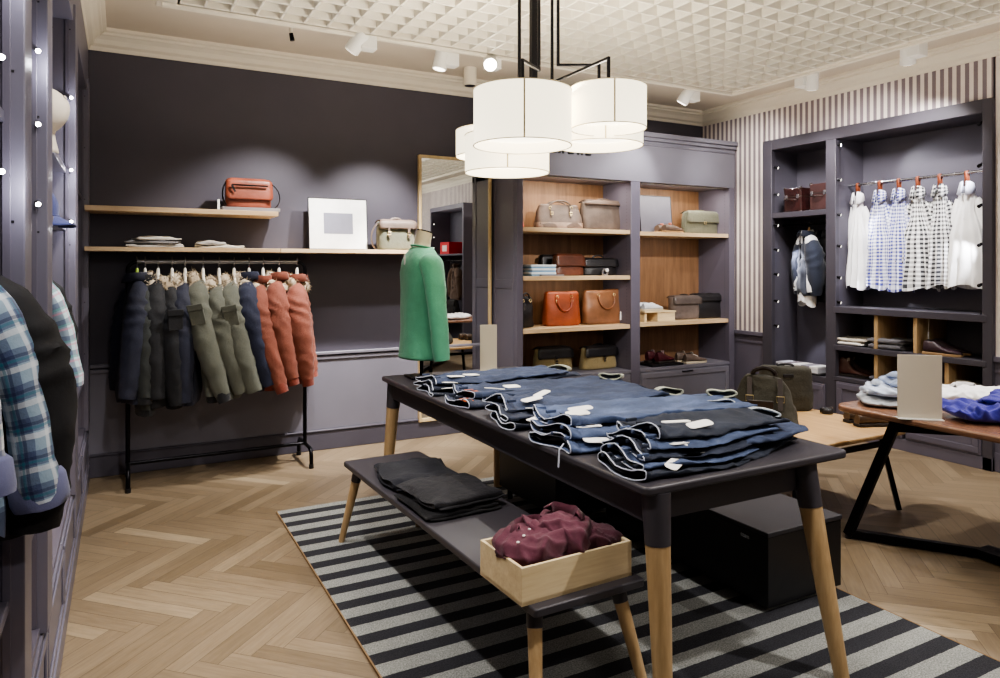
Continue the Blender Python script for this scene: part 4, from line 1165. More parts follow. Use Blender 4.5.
# second pile, with leather patches
jeans('lower jeans with brown leather patch in the second pile from the mannequin',1.47,3.22,Z0,-.02,.92,.26,.022,54,DEN[0],None,patch=True,tags=((.15,-.11),(.22,-.11)),open_h=.036)
jeans('upper jeans with leather patch and pale hem in the second pile from the mannequin',1.53,3.29,Z0+.032,-.02,.98,.27,.020,55,DEN[1],M_CUFF,patch=True,tags=((.16,-.08),(.27,-.06)),open_h=.034)
# middle pile
jeans('lowest dark jeans of the middle pile',1.465,2.73,Z0,-.01,.90,.26,.022,56,DEN[2],None,tags=((.11,-.12),(.17,-.11)),open_h=.034)
jeans('pale-hemmed jeans in the middle pile under the top pair',1.48,2.78,Z0+.030,-.04,1.0,.27,.020,57,DEN[0],M_CUFF,tags=((.15,-.09),),open_h=.032)
jeans('top jeans of the middle pile with two big white tags',1.52,2.85,Z0+.056,-.03,.88,.26,.019,58,DEN[1],None,tags=((.13,-.08),(.24,.02)),wave=.016,open_h=.034)
# fourth pile, pale wash
jeans('bottom pale-wash jeans of the pile with a tape hanging over the table edge',1.455,2.29,Z0,.0,.92,.27,.026,59,DEN[3],None,tags=((.12,-.12),),tab=True,open_h=.052)
jeans('second pale-wash jeans of the taped pile',1.47,2.34,Z0+.040,-.03,.95,.27,.023,60,DEN[3],M_CUFF2,tags=((.12,-.10),(.19,-.06)),open_h=.042)
jeans('top pale-wash jeans of the taped pile, hem rolled',1.50,2.40,Z0+.074,-.02,.98,.28,.022,61,DEN[3],M_CUFF,tags=((.10,-.07),(.16,.0)),wave=.018,open_h=.036)
# front stack: five waistbands fanned one above the other
for k in range(5):
    lab = ['lowest jeans of the front stack, pushed out furthest towards the bench','second-lowest jeans of the front stack','third jeans up in the front stack','fourth jeans up in the front stack','fifth jeans up in the front stack with wide open waist'][k]
    jeans(lab,1.475+.040*k,1.915+.022*k,Z0+.023*k,.05-.02*k,.52+.03*k,.26-.010*k,.018,62+k,[DEN[2],DEN[3],DEN[0],DEN[3],DEN[2]][k],None,tags=(((.16,-.11),),(),((.17,-.08),(.22,-.09)),(),((.16,-.02),(.21,-.09)))[k],wave=.014,open_h=.036,mid=.02)
jeans('dark jeans with pale rolled hem spread over the front stack, reaching the table corner',1.80,2.07,Z0+.040,-.06,.60,.34,.030,70,DEN[1],M_CUFF2,tags=((.01,-.06),(.06,-.12)),wave=.01,mid=.03)
jeans('frayed jeans folded underneath, nearest the front edge of the table',1.76,1.93,Z0,.20,.60,.24,.026,71,DEN[2],None,tags=((.05,-.09),),wave=.012)

# ================================================================ folded things
def slab(w, d, h, seed, amp=.008, nseg=52, e=4.0, fold=True, taper=.0):
    R = []
    for k in range(37):
        s = k/36; x = lerp(-w/2,w/2,s); q = (1-abs(2*s-1)**6)**.5 if 0<s<1 else .25
        dd = d/2*(.93+.07*q); hh = h/2*max(.45,q)
        R.append([V((x+.015*math.sin(yy*18+seed)*(1 if s in (0,1) else .4), yy, h/2+zz+(.35*h*math.sin(yy/d*9+seed)*.3 if zz>0 and fold else 0))) for yy, zz in se(dd,hh,nseg,e)])
    m = MB().loft(R,(True,True))
    out = []
    for v in m.v:
        v = V(v); p = V((v.x*8+seed*3, v.y*8, v.z*20)); n = noise.noise_vector(p)
        up = v.z/h
        cz = (crease_field(v, V((.5,.85,0)), 7, seed, 1.7)-.25)*amp*1.1*up
        v.z += cz
        out.append((v.x+n.x*amp*.8, v.y+n.y*amp*.8, max(.0005, v.z+n.z*amp*up*1.3+noise.noise(p*2.2)*amp*.6*up)))
    m.v = out; return m
def folded(name, label, cat, loc, rz, w, d, h, seed, mt, amp=.008, collar=None, placket=False, group=None, buttons=0, sub='body'):
    t = thing(name, label, cat, loc, rz, group)
    slab(w,d,h,seed,amp).build(sub, mt, t, smooth=70)
    # visible lower fold layer
    m = slab(w*.97,d*.98,h*.40,seed+5,amp*.6); m.xf(Matrix.Translation((0,-.012,0))); m.build('folded_layer', mt, t, smooth=70)
    if collar:
        R1,R2,R3 = [],[],[]
        for k in range(18):
            a = math.radians(-200+220*k/17); a = math.radians(-20+220*k/17)
            R1.append(V((.055*math.cos(a), d*.18+.045*math.sin(a), h+.002))); R2.append(V((.062*math.cos(a), d*.18+.052*math.sin(a), h+.028))); R3.append(V((.085*math.cos(a), d*.18+.070*math.sin(a)-.006, h+.002)))
        m = MB().loft([R1,R2,R3],(False,False),closed=False); wrinkle(m,.004,18,seed); m.build('collar', collar, t, smooth=70, solid=.003)
    if placket:
        MB().box(-.014,.014,-d*.38,d*.14,h+.001,h+.006).build('placket', mt, t, bevel=.002)
    for k in range(buttons): MB().blob((0,-d*.32+k*d*.15,h+.010),(.006,.006,.0025),10,5).build('button', M_PAPER, t)
    return t
# bench: two dark folded piles
p = at_z(425,478,.455)
M_KNIT = fabric('212025',.55,.98,220,.9,.05); M_NVK = fabric('13141e',.4,.95,400,.5,.05)
folded('sweater','navy-black folded sweater at the far end of the bench','sweater',(1.275,3.28,.451),math.radians(-4),.33,.40,.052,81,M_NVK,.010,group='dark folded sweaters on the bench')
folded('sweater','flecked charcoal folded sweater lying on a black one on the bench','sweater',(1.285,2.88,.486),math.radians(6),.34,.38,.040,82,M_KNIT,.009,group='dark folded sweaters on the bench')
folded('sweater','black folded sweater underneath the flecked charcoal one on the bench','sweater',(1.275,2.86,.451),math.radians(2),.345,.37,.034,83,fabric('131216',.4,.98,300,.7,.05),.008,group='dark folded sweaters on the bench')
# open oak box with burgundy polo shirts
bxo = thing('wooden_box','open pale wooden box on the bench, filled with burgundy polo shirts','box',(1.298,2.02,.451),math.radians(2.2))
BWX, BWY, BH = .44, .265, .118
MB().box(-BWX/2,BWX/2,-BWY/2,BWY/2,0,.012).build('base', M_PALE, bxo)
for nm, b in (('front_board',(-BWX/2,BWX/2,-BWY/2,-BWY/2+.011,0,BH)),('back_board',(-BWX/2,BWX/2,BWY/2-.011,BWY/2,0,BH)),('end_board',(-BWX/2,-BWX/2+.011,-BWY/2+.011,BWY/2-.011,0,BH)),('end_board',(BWX/2-.011,BWX/2,-BWY/2+.011,BWY/2-.011,0,BH))):
    MB().box(*b).build(nm, M_PALE, bxo, bevel=.001)
M_BURG = fabric('623242',.2,.95,900,.5,.15); M_BURG2 = fabric('532a38',.2,.95,900,.5,.15)
def crumple(label, loc, rz, w, d, h, seed, mt, collar=True, buttons=0, amp=.022, group=None, name='polo_shirt', cat='shirt', tilt=(0,0)):
    t = thing(name, label, cat, loc, rot=(tilt[0],tilt[1],rz), group=group)
    R = []; n = 64; N = 56
    for k in range(N+1):
        s = k/N; q = max(.12,(1-abs(2*s-1)**3.2)**.5) if 0<s<1 else .1
        R.append([V((lerp(-w/2,w/2,s), yy*q**.35, h/2+zz*q)) for yy, zz in se(d/2,h/2,n,2.7)])
    m = MB().loft(R,(True,True)); out = []
    d1 = V((.8,.6,0)) if seed % 2 else V((.55,-.8,.2)); d2 = V((-.35,.9,.2))
    for v in m.v:
        v = V(v); up = max(0,min(1,v.z/h))
        p = V((v.x*7+seed*2.1, v.y*7+seed, v.z*7))
        nz = noise.noise_vector(p)*amp*.7
        c1 = crease_field(v, d1, 9, seed, 1.6)-.3; c2 = crease_field(v, d2, 15, seed+4, 1.8)-.3
        dz = (c1*amp*1.25+c2*amp*.75+(crease_field(v,V((.6,.2,.7)),24,seed+8,1.2)-.3)*amp*.4)
        sd = V((v.x/w, v.y/d, 0)); 
        o2 = v+V((nz.x, nz.y, nz.z*up))+V((0,0,1))*dz*up+sd*dz*1.2
        out.append((o2.x, o2.y, max(.001, o2.z)))
    m.v = out; m.build('body', mt, t, smooth=80)
    if collar:
        R1,R2,R3 = [],[],[]
        for k in range(18):
            a = math.radians(-15+210*k/17)
            R1.append(V((.040*math.cos(a), d*.10+.030*math.sin(a), h*.92))); R2.append(V((.050*math.cos(a), d*.10+.042*math.sin(a), h*1.0+.020))); R3.append(V((.075*math.cos(a), d*.10+.064*math.sin(a), h*.93+.006)))
        m = MB().loft([R1,R2,R3],(False,False),closed=False); wrinkle(m,.007,15,seed); m.build('collar', mt, t, smooth=80, solid=.004)
    for k in range(buttons): MB().blob((-.02-.038*k,-d*.05-.012*k,h*(1.06-.05*k)),(.0055,.0055,.003),10,5).build('button', M_PAPER, t)
    return t
gz = .464
crumple('burgundy polo shirt lining the box beneath the others',(1.298,2.02,gz),math.radians(2),.405,.228,.10,91,M_BURG2,False,group='burgundy polo shirts in the box',amp=.014)
crumple('burgundy polo shirt with three white buttons at the near left of the box',(1.215,2.028,gz+.070),math.radians(14),.25,.20,.092,92,M_BURG,True,3,.020,group='burgundy polo shirts in the box',tilt=(0,-.10))
crumple('burgundy polo shirt with turned-up collar in the middle of the box',(1.315,2.03,gz+.076),math.radians(-58),.25,.17,.112,93,M_BURG,True,0,.026,group='burgundy polo shirts in the box',tilt=(0,.10))
crumple('crumpled burgundy polo shirt slumped at the narrow right end of the box',(1.415,2.015,gz+.064),math.radians(-66),.225,.17,.085,94,M_BURG2,False,0,.028,group='burgundy polo shirts in the box')

# lower wall shelf: folded pale trousers in two piles
ZS = 1.631
a = at_y(156,248,5.6); M_PT = fabric('b9b5b0',.2,.9); M_PT2 = fabric('8f8d90',.25,.9); M_PT3 = fabric('d8d3c8',.14,.9)
for k, (dx, h, mt, w, lab) in enumerate(((0,.026,M_PT,.36,'pale grey folded trousers at the bottom of the shelf pile above the coats'),(-.015,.024,M_PT2,.33,'mid grey folded trousers in the middle of the shelf pile'),(.005,.022,M_PT3,.28,'pale crumpled trousers on top of the shelf pile'))):
    folded('trousers',lab,'trousers',(a.x+dx,5.60,ZS+[0,.027,.052][k]),math.radians([3,-6,4][k]),w,.23,h,101+k,mt,.010,group='folded trousers on the lower shelf')
a = at_y(219,248,5.6)
for k, (dx, h, mt, w, lab) in enumerate(((.01,.022,M_PT3,.33,'off-white folded trousers lying alone right of the shelf pile'),(-.06,.022,M_PT,.20,'grey folded trousers lying over the off-white pair on the shelf'))):
    folded('trousers',lab,'trousers',(a.x+dx,5.60,ZS+[0,.023][k]),math.radians([-3,5][k]),w,.22,h,106+k,mt,.009,group='folded trousers on the lower shelf')

# brown table: crumpled shirts
ZT = .741
M_LB = fabric('b9c3d6',.1,.9); M_GB = fabric('a9adb4',.14,.9); M_WH = fabric('eceaea',.05,.9); M_RB = fabric('332f92',.2,.9,900,.4)
crumple('grey striped folded shirt at the bottom of the pile beside the large card sign',(3.71,2.42,ZT),math.radians(40),.34,.26,.05,111,M_GB,False,0,.016,group='shirts on the brown table',name='shirt')
crumple('light blue folded shirt in the pile beside the large card sign',(3.73,2.42,ZT+.05),math.radians(20),.30,.24,.055,112,M_LB,True,0,.02,group='shirts on the brown table',name='shirt')
crumple('pale blue shirt with stand-up collar topping the pile beside the card sign',(3.79,2.37,ZT+.10),math.radians(60),.24,.20,.05,113,fabric('9fadcb',.14,.9),True,0,.02,group='shirts on the brown table',name='shirt')
crumple('white folded shirt behind the royal blue shirt on the brown table',(4.22,2.27,ZT),math.radians(-30),.50,.30,.07,114,M_WH,True,0,.016,group='shirts on the brown table',name='shirt')
crumple('royal blue folded shirt beside the card sign on the brown table',(3.80,1.90,ZT),math.radians(-35),.46,.32,.085,115,M_RB,True,0,.024,group='shirts on the brown table',name='shirt')
crumple('second royal blue shirt lying on the first at the frame edge',(3.90,1.86,ZT+.075),math.radians(10),.34,.26,.05,116,M_RB,False,0,.02,group='shirts on the brown table',name='shirt')

# wardrobe cubbies
def cub(u, Y=None, x=5.78): return at_x(u, 300, x).y
folded('shirt','white folded shirt in the upper cubby beside the wardrobe post','shirt',(5.76,cub(855,x=5.76),.801),PI/2,.30,.30,.035,121,fabric('e3dfd8',.08,.9),.006,group='folded clothes in the cubbies')
folded('shirt','cream folded shirt lying on the white one in the upper cubby','shirt',(5.76,cub(857,x=5.76),.836),PI/2+.1,.28,.28,.03,122,fabric('c8bfb2',.1,.9),.006,group='folded clothes in the cubbies')
for k in range(2):
    folded('trousers',['grey folded trousers at the bottom of the middle upper cubby','grey folded trousers on top in the middle upper cubby'][k],'trousers',(5.76,cub(894,x=5.76),.801+.045*k),PI/2,.28,.30,.042,123+k,fabric('5b5a60',.2,.9),.006,group='folded clothes in the cubbies')
folded('trousers','dark folded trousers in the lower middle cubby behind the shirt pile','trousers',(5.76,cub(900,x=5.76),.521),PI/2,.36,.30,.06,126,fabric('4b4a55',.2,.9),.008,group='folded clothes in the cubbies')
crumple('cream folded shirt in the lower cubby at the outer end',(5.76,cub(965,x=5.76),.521),PI/2,.20,.26,.08,127,fabric('d3ccc0',.08,.9),True,0,.016,group='folded clothes in the cubbies',name='shirt')
# ================================================================ bags
M_HW = metal('c9b88a', .3); M_HWS = metal('c8c8cc', .25)
def bag(label, loc, rz, w, d, h, mt, trim=None, taper=.12, dtaper=.45, e=3.6, slump=.01, seed=1, flap=0, flapm=None, handles=(), hh=.07, hr=.008, straps=(), zipper=False, pocket=None, shoulder=None, name='bag', group=None, basem=None, tagc=False, tilt=0, rings_at=(), lugg=None):
    """soft bag, front towards local -Y, standing on local z=0"""
    trim = trim or mt; rnd = random.Random(seed)
    t = thing(name, label, 'bag', loc, rot=(tilt,0,rz), group=group)
    def half(s):
        bul = 1+.03*math.sin(PI*s)
        W = w/2*(1-taper*s)*bul; D = d/2*(1-dtaper*sm(s))*(1+.06*math.sin(PI*s))
        r = .03
        q = 1.0
        if s < .06: q = .90+.10*math.sqrt(max(0,1-((.06-s)/.06)**2))
        if s > .93: q = .90+.10*math.sqrt(max(0,1-((s-.93)/.07)**2))
        return W*q, D*q
    R = []
    for k in range(23):
        s = k/22; W, D = half(s)
        R.append([V((x,y,h*s)) for x, y in se(W,D,40,e)])
    m = MB().loft(R,(True,True)); out = []
    for v in m.v:
        v = V(v); p = v*9+V((seed*3.3,seed,0)); n = noise.noise_vector(p)*slump + noise.noise_vector(p*2.4)*slump*.4
        top = sm((v.z/h-.5)*2)
        out.append((v.x+n.x, v.y+n.y, max(0,v.z+n.z*.6*(1 if v.z > .01 else 0)-top*slump*.8*(1+math.sin(v.x/w*5+seed)))))
    m.v = out; m.build('body', mt, t, smooth=60)
    if basem:
        W, D = half(.03)
        MB().loft([[V((x,y,.0)) for x,y in se(W*1.01,D*1.01,40,e)],[V((x,y,h*.26)) for x,y in se(half(.26)[0]*1.018,half(.26)[1]*1.02,40,e)]],(True,False)).build('base_panel', basem, t, smooth=60, solid=.003)
    if flap:
        W = w/2*(1-taper*.9)*1.03
        prof = [(half(.97)[1]*1.0, h*.93),(half(.98)[1]*.6, h*1.015),(0, h*1.02),(-half(.98)[1]*.8, h*1.01),(-half(.92)[1]-.010, h*.93)]
        s = .9
        while s > 1-flap: prof.append((-half(s)[1]*1.02-.012, h*s)); s -= .07
        prof.append((-half(1-flap)[1]*1.02-.012, h*(1-flap)))
        n = len(prof); rings = []
        for k, (y,z) in enumerate(prof):
            ww = W*(1.0 if k < n-2 else (.97 if k == n-2 else .90))
            ww *= lerp(1, half(max(0,min(1,z/h)))[0]/half(.95)[0], .9)
            rings.append([V((lerp(-ww,ww,i/10), y-.003*math.sin(PI*i/10), z-(.006 if i in (0,10) else 0))) for i in range(11)])
        MB().loft(rings,(False,False),closed=False).build('flap', flapm or trim, t, smooth=60, solid=.005)
    for (kind, off) in handles:
        # kind 'arc' stands up along the width at depth off; 'drop' falls forward over the front; 'top' is a grab handle
        if kind == 'arc':
            P = bez((-w*.22,off,h*.86),(-w*.22,off,h+hh*1.35),(w*.22,off,h+hh*1.35),(w*.22,off,h*.86),14)
        elif kind == 'drop':
            y0 = -half(.85)[1]-.008
            P = bez((-w*.20,y0,h*.80),(-w*.24,y0-.035,h*.30),(w*.24,y0-.035,h*.30),(w*.20,y0,h*.80),14)
        else:
            P = bez((-w*.16,0,h*.985),(-w*.15,0,h+hh*1.2),(w*.15,0,h+hh*1.2),(w*.16,0,h*.985),12)
        hd = MB().tube(P,hr,8).build('handle', trim, t)
        for q in (P[0],P[-1]):
            if kind != 'top':
                yb = q.y if kind == 'drop' else (-half(.8)[1]-.004 if off < 0 else half(.8)[1]+.004)
                MB().tube([(q.x+.013*math.cos(a),yb-.004,h*.83+.013*math.sin(a)) for a in [2*PI*k/12 for k in range(12)]],.0028,6,closed=True).build('ring', M_HW, hd)
    for (x, z0, z1, wd) in straps:
        y0 = -half(z0)[1]-(.016 if flap else .006); y1 = -half(z1)[1]-(.022 if flap else .008)
        s = MB().bar((x*w,y1,h*z1),(x*w,y0,h*z0),wd,.005,up=(0,-1,0)).build('strap', trim, t, bevel=.001)
        zc = lerp(z0,z1,.35); yc = lerp(y0,y1,.35)-.004
        b = MB(); b.tube([(x*w-wd*.75,yc,h*zc-wd*.6),(x*w+wd*.75,yc,h*zc-wd*.6),(x*w+wd*.75,yc,h*zc+wd*.6),(x*w-wd*.75,yc,h*zc+wd*.6)],.0028,6,closed=True); b.build('buckle', M_HW, s)
    if zipper:
        D = half(.8)[1]; y = -D-.004
        z = MB().box(-w*.36,w*.36,y-.003,y+.004,h*.78,h*.80).build('zip', M_BLKMET, t)
        MB().bar((-w*.36,y-.005,h*.79),(-w*.29,y-.010,h*.58),.012,.004,up=(0,-1,0)).build('zip_pull', M_BLACK, z)
    if pocket:
        px, pw, pz0, pz1 = pocket
        D = half((pz0+pz1)/2)[1]
        pk = MB().box(px*w-pw*w/2,px*w+pw*w/2,-D-.018,-D+.02,h*pz0,h*pz1).build('pocket', mt, t, bevel=.008, segs=3)
        MB().box(px*w-pw*w/2-.002,px*w+pw*w/2+.002,-D-.023,-D-.015,h*(pz1-.14),h*(pz1+.01)).build('pocket_flap', trim, pk, bevel=.003)
    if shoulder:
        sx, drop_ = shoulder
        P = bez((sx*w*.47,0,h*.92),(sx*(w*.5+.07),-.02,h*.75),(sx*(w*.5+.09),-.03,.06),(sx*(w*.5+.03),-.03,.008),10)
        MB().tube(P,.011,8,flat=.35).build('shoulder_strap', trim, t)
        P = bez((-sx*w*.47,0,h*.92),(-sx*(w*.5+.03),-.01,h*.7),(-sx*(w*.5+.035),-.01,h*.3),(-sx*(w*.49),-.02,.02),8)
        MB().tube(P,.011,8,flat=.35).build('shoulder_strap', trim, t)
    if tagc:
        MB().box(w*.30,w*.30+.035,-half(.3)[1]-.014,-half(.3)[1]-.012,h*.10,h*.34).build('price_tag', M_PAPER, t)
    if lugg:
        MB().box(lugg[0]*w-.035,lugg[0]*w+.035,-half(lugg[1])[1]-.010,-half(lugg[1])[1]-.002,h*lugg[1]-.012,h*lugg[1]+.012).build('name_patch', M_BLACK, t, bevel=.003)
    return t
L_TERRA = leather('8f4d3a',.38); L_BLK = leather('1f1d20',.4); L_DKBR = leather('261b17',.4); L_TAUPE = leather('5c4e46',.55); L_TAUPE2 = leather('564a43',.6)
L_CHEST = leather('633a2a',.38); L_ORNG = leather('8c4428',.42); L_TAN = leather('7f573d',.45); L_SLATE = leather('4d4a4a',.4); L_MAH = leather('2e1817',.22)
C_OLIVE = fabric('312e24',.25,.9,500,.7,.05); C_SAGE = fabric('5a5b4c',.15,.85,500,.4); C_KHAKI = fabric('94845f',.15,.9,500,.4); C_RED = fabric('c23a30',.15,.8)
def wpx(u0, u1, Y): return at_y(u1,250,Y).x-at_y(u0,250,Y).x
def stand(u0, u1, vtop, Y, z):
    a, b = at_y(u0,vtop,Y), at_y(u1,vtop,Y)
    return ((a.x+b.x)/2, Y, z), b.x-a.x, a.z-z

# wall-shelf bags
l, w_, h_ = stand(226,271,178,5.56,1.908+.026)
l = (l[0], 5.585, 1.908+.026)
bag('terracotta leather satchel with black zip standing on a grey tray on the upper wall shelf', l, 0, w_, .11, h_, L_TERRA, L_BLK, taper=.02, dtaper=.3, slump=.003, seed=3, flap=.72, flapm=L_TERRA, zipper=False, shoulder=(1,.1))
root = [o for o in bpy.data.objects if o.get('label','').startswith('terracotta')][0]
MB().bar((-w_*.40,-.080,h_*.76),(w_*.40,-.080,h_*.76),.012,.006,up=(0,-1,0)).build('zip', M_BLKMET, root)
MB().bar((-w_*.40,-.082,h_*.76),(-w_*.32,-.084,h_*.52),.014,.004,up=(0,-1,0)).build('zip_pull', M_BLACK, root)
o = thing('display_tray','thin grey tray under the terracotta satchel on the upper shelf','tray',(l[0]+.005,5.575,1.908))
MB().prism(rr(w_+.09,.24,.01,3),0,.024).build('tray', paint('8b878a',.5), o, bevel=.002)
o = thing('price_card','small white upright price card beside the terracotta satchel','card',(l[0]-w_/2-.062,5.47,1.908))
MB().box(-.008,.008,-.012,.012,0,.075).build('card', M_PAPER, o, bevel=.001)
MB().box(-.012,.012,-.02,.02,0,.004).build('card_foot', M_HWS, o)
l, w_, h_ = stand(378,413,220,5.58,1.631)
bag('sage grey canvas bag with brown leather top on the lower shelf beside the white frame', l, 0, w_, .14, h_, C_SAGE, L_TAUPE, taper=-.04, dtaper=.2, slump=.005, seed=5, flap=.30, flapm=L_TAUPE, straps=((-.28,.42,.78,.018),(.28,.42,.78,.018)), handles=(('top',0),), hh=.02, shoulder=(-1,.1))

# unit, left column
Y1 = 5.53
l, w_, h_ = stand(508,531,196,Y1,1.841); l = (3.12,Y1,1.841)
bag('red bag peeking out behind the unit post on its top shelf', l, .2, .13, .12, .26, C_RED, leather('a52c24',.5), seed=7, taper=.3, handles=(('arc',-.05),), hh=.05)
l, w_, h_ = stand(536,580,203,Y1,1.841)
bag('grey-brown tote with two buckled straps on the top left shelf of the unit', l, -.12, w_, .15, h_, L_TAUPE, L_TAUPE2, taper=.2, dtaper=.5, slump=.007, seed=8, handles=(('arc',-.045),('arc',.045)), hh=.035, straps=((-.2,.45,.92,.018),(.2,.45,.92,.018)), basem=leather('6b5546',.5))
l, w_, h_ = stand(581,625,200,Y1,1.841)
bag('boxy grey-brown briefcase bag beside the buckled tote on the top left shelf', l, .02, w_, .14, h_, L_TAUPE2, L_TAUPE2, taper=.02, dtaper=.35, slump=.004, seed=9, handles=(('top',0),), hh=.02, flap=.16, flapm=L_TAUPE, rings_at=(1,))
l, w_, h_ = stand(551,580,254,Y1,1.411)
bag('chestnut leather messenger bag on the second left shelf of the unit', (l[0],5.50,1.411), .05, w_+.02, .12, h_, L_CHEST, L_CHEST, taper=.12, dtaper=.4, slump=.006, seed=10, flap=.55, flapm=leather('573123',.38))
l, w_, h_ = stand(539,566,254,5.65,1.411)
bag('dark bag half hidden behind the chestnut messenger bag', (l[0],5.66,1.411), .0, w_, .10, h_-.01, L_BLK, seed=11, flap=.5)
l, w_, h_ = stand(581,614,256,Y1,1.411)
bag('black leather bag with silver clasp on the second left shelf of the unit', l, -.06, w_, .13, h_-.02, L_BLK, L_BLK, taper=.06, dtaper=.3, slump=.006, seed=12, flap=.5, handles=(('top',0),), hh=.03, shoulder=(1,.1), tagc=False)
o = thing('watch','small silver watch lying in front of the black leather bag','watch',(at_y(605,272,5.42).x,5.42,1.411))
MB().tube([(.028*math.cos(a),.0,.03+.028*math.sin(a)) for a in [2*PI*k/18 for k in range(18)]],.006,6,closed=True,flat=2).build('band', M_HWS, o)
MB().tube([(0,-.028,.05),(0,-.036,.05)],.017,14).build('dial', M_PAPER, o)
l, w_, h_ = stand(516,539,290,Y1,.946); l=(3.20,Y1,.946)
bag('near-black bag in the shadowed corner of the third left shelf', l, .25, .20, .14, .29, L_BLK, seed=13, handles=(('arc',-.04),), hh=.03)
l, w_, h_ = stand(544,578,291,Y1,.946)
bag('orange-red leather tote with drooping handle on the third left shelf', l, -.06, w_, .15, h_, L_ORNG, leather('8c3c20',.4), taper=.10, dtaper=.35, slump=.006, seed=14, handles=(('drop',0),), hh=.05, hr=.009, straps=((-.22,.60,.92,.014),(.2,.60,.92,.014)))
l, w_, h_ = stand(582,622,289,Y1,.946)
bag('tan leather tote with drooping handle and white tag on the third left shelf', l, .05, w_, .16, h_, L_TAN, leather('7d4c2e',.45), taper=.10, dtaper=.4, slump=.010, seed=15, handles=(('drop',0),), hh=.05, hr=.008, tagc=True)
l, w_, h_ = stand(533,571,348,Y1,.516)
bag('khaki canvas satchel with black flap at the unit bottom, further from the central post', l, -.04, w_-.02, .14, h_, C_KHAKI, L_BLK, taper=.12, dtaper=.3, slump=.005, seed=16, flap=.42, straps=((0,.35,.70,.022),), group='canvas satchels at the bottom of the unit')
l, w_, h_ = stand(579,616,347,Y1,.516)
bag('khaki canvas satchel with black flap at the unit bottom, next to the central post', l, .06, w_-.02, .14, h_, C_KHAKI, L_BLK, taper=.12, dtaper=.3, slump=.005, seed=17, flap=.42, straps=((.05,.35,.70,.022),), group='canvas satchels at the bottom of the unit', handles=(('top',0),), hh=.02)
# unit, right column
l, w_, h_ = stand(684,715,211,Y1,1.831)
bag('sage canvas shoulder bag with buckled flap on the top right shelf of the unit', l, -.05, w_, .14, h_, C_SAGE, fabric('5d5d4d',.15), taper=.05, dtaper=.25, slump=.004, seed=18, flap=.5, flapm=C_SAGE, straps=((0,.40,.66,.02),), handles=(('top',0),), hh=.015, shoulder=(1,.1))
l, w_, h_ = stand(671,696,296,5.50,.956)
bag('grey-brown leather pouch bag on the right shelf beside the white shoes', (l[0],5.50,.956), -.05, w_, .14, h_, leather('6a5f5a',.3), L_DKBR, taper=-.02, dtaper=.2, slump=.008, seed=19, flap=.35, flapm=leather('5c524e',.3), handles=(('top',0),), hh=.015)
l, w_, h_ = stand(694,718,294,5.50,.956)
bag('black leather bag with silver rings at the end of the right-hand shelf', (l[0],5.50,.956), -.10, w_+.01, .15, h_, L_BLK, L_BLK, taper=-.04, dtaper=.2, slump=.008, seed=20, flap=.3, handles=(('arc',-.05),), hh=.012, shoulder=(1,.1))

# boxes on the second left shelf
a = at_y(526,276,5.46); b = at_y(553,276,5.46)
for k in range(3):
    o = thing('gift_box',['lowest white and pale blue box in the small stack on the second shelf','middle white and pale blue box in the small stack on the second shelf','topmost white and pale blue box in the small stack on the second shelf'][k],'box',((a.x+b.x)/2-.01,5.46,1.411+.034*k),[0,.03,-.02][k],'pale blue boxes on the second shelf')
    MB().box(-.125,.125,-.09,.09,0,.020).build('box_body', plain('7fa6c8',.5), o, bevel=.002)
    MB().box(-.128,.128,-.093,.093,.016,.0335).build('lid', plain('e6eef4',.5), o, bevel=.002)
o = thing('display_tray','flat grey board in front of the pale blue box stack','tray',(at_y(551,279,5.36).x,5.345,1.411))
MB().box(-.12,.12,-.018,.018,0,.012).build('board', paint('8b878a',.5), o, bevel=.002)

# duffel bags on the low wooden table
ZL = .501
p = at_z(768,421,.5)
bag('olive canvas holdall with dark leather handles on the low table', (3.60,3.16,ZL), math.radians(-48), .43, .27, .31, C_OLIVE, L_DKBR, taper=.46, dtaper=.80, e=2.7, slump=.020, seed=31, handles=(('top',-.05),('top',.05)), hh=.045, hr=.014, straps=((-.20,.34,.94,.030),(.22,.34,.94,.030)), pocket=(-.05,.34,.14,.52))
bag('olive canvas upright overnight bag with black strap standing behind the holdall', (4.085,3.40,ZL), math.radians(-30), .35, .17, .305, C_OLIVE, L_BLK, taper=.03, dtaper=.2, e=4.0, slump=.008, seed=32, handles=(('top',0),), hh=.012, lugg=(-.02,.80))
# rolled strap / small camera-like accessory at the right of the upright bag
o = thing('rolled_belt','coiled black leather belt lying beside the upright olive bag','belt',(4.205,3.16,ZL))
m = MB()
P = [V(((.012+.006*k/8)*math.cos(k*.7), (.012+.006*k/8)*math.sin(k*.7), .0)) for k in range(40)]
r1 = [p*1.0+V((0,0,.002)) for p in P]; r2 = [p+V((0,0,.036)) for p in P]
m.loft([r1,r2],(False,False),closed=False); m.build('coil', L_BLK, o, solid=.003)
MB().tube([(.05,.012,.008),(.075,.012,.008),(.075,.012,.036),(.05,.012,.036)],.003,6,closed=True).build('buckle', M_HWS, o)

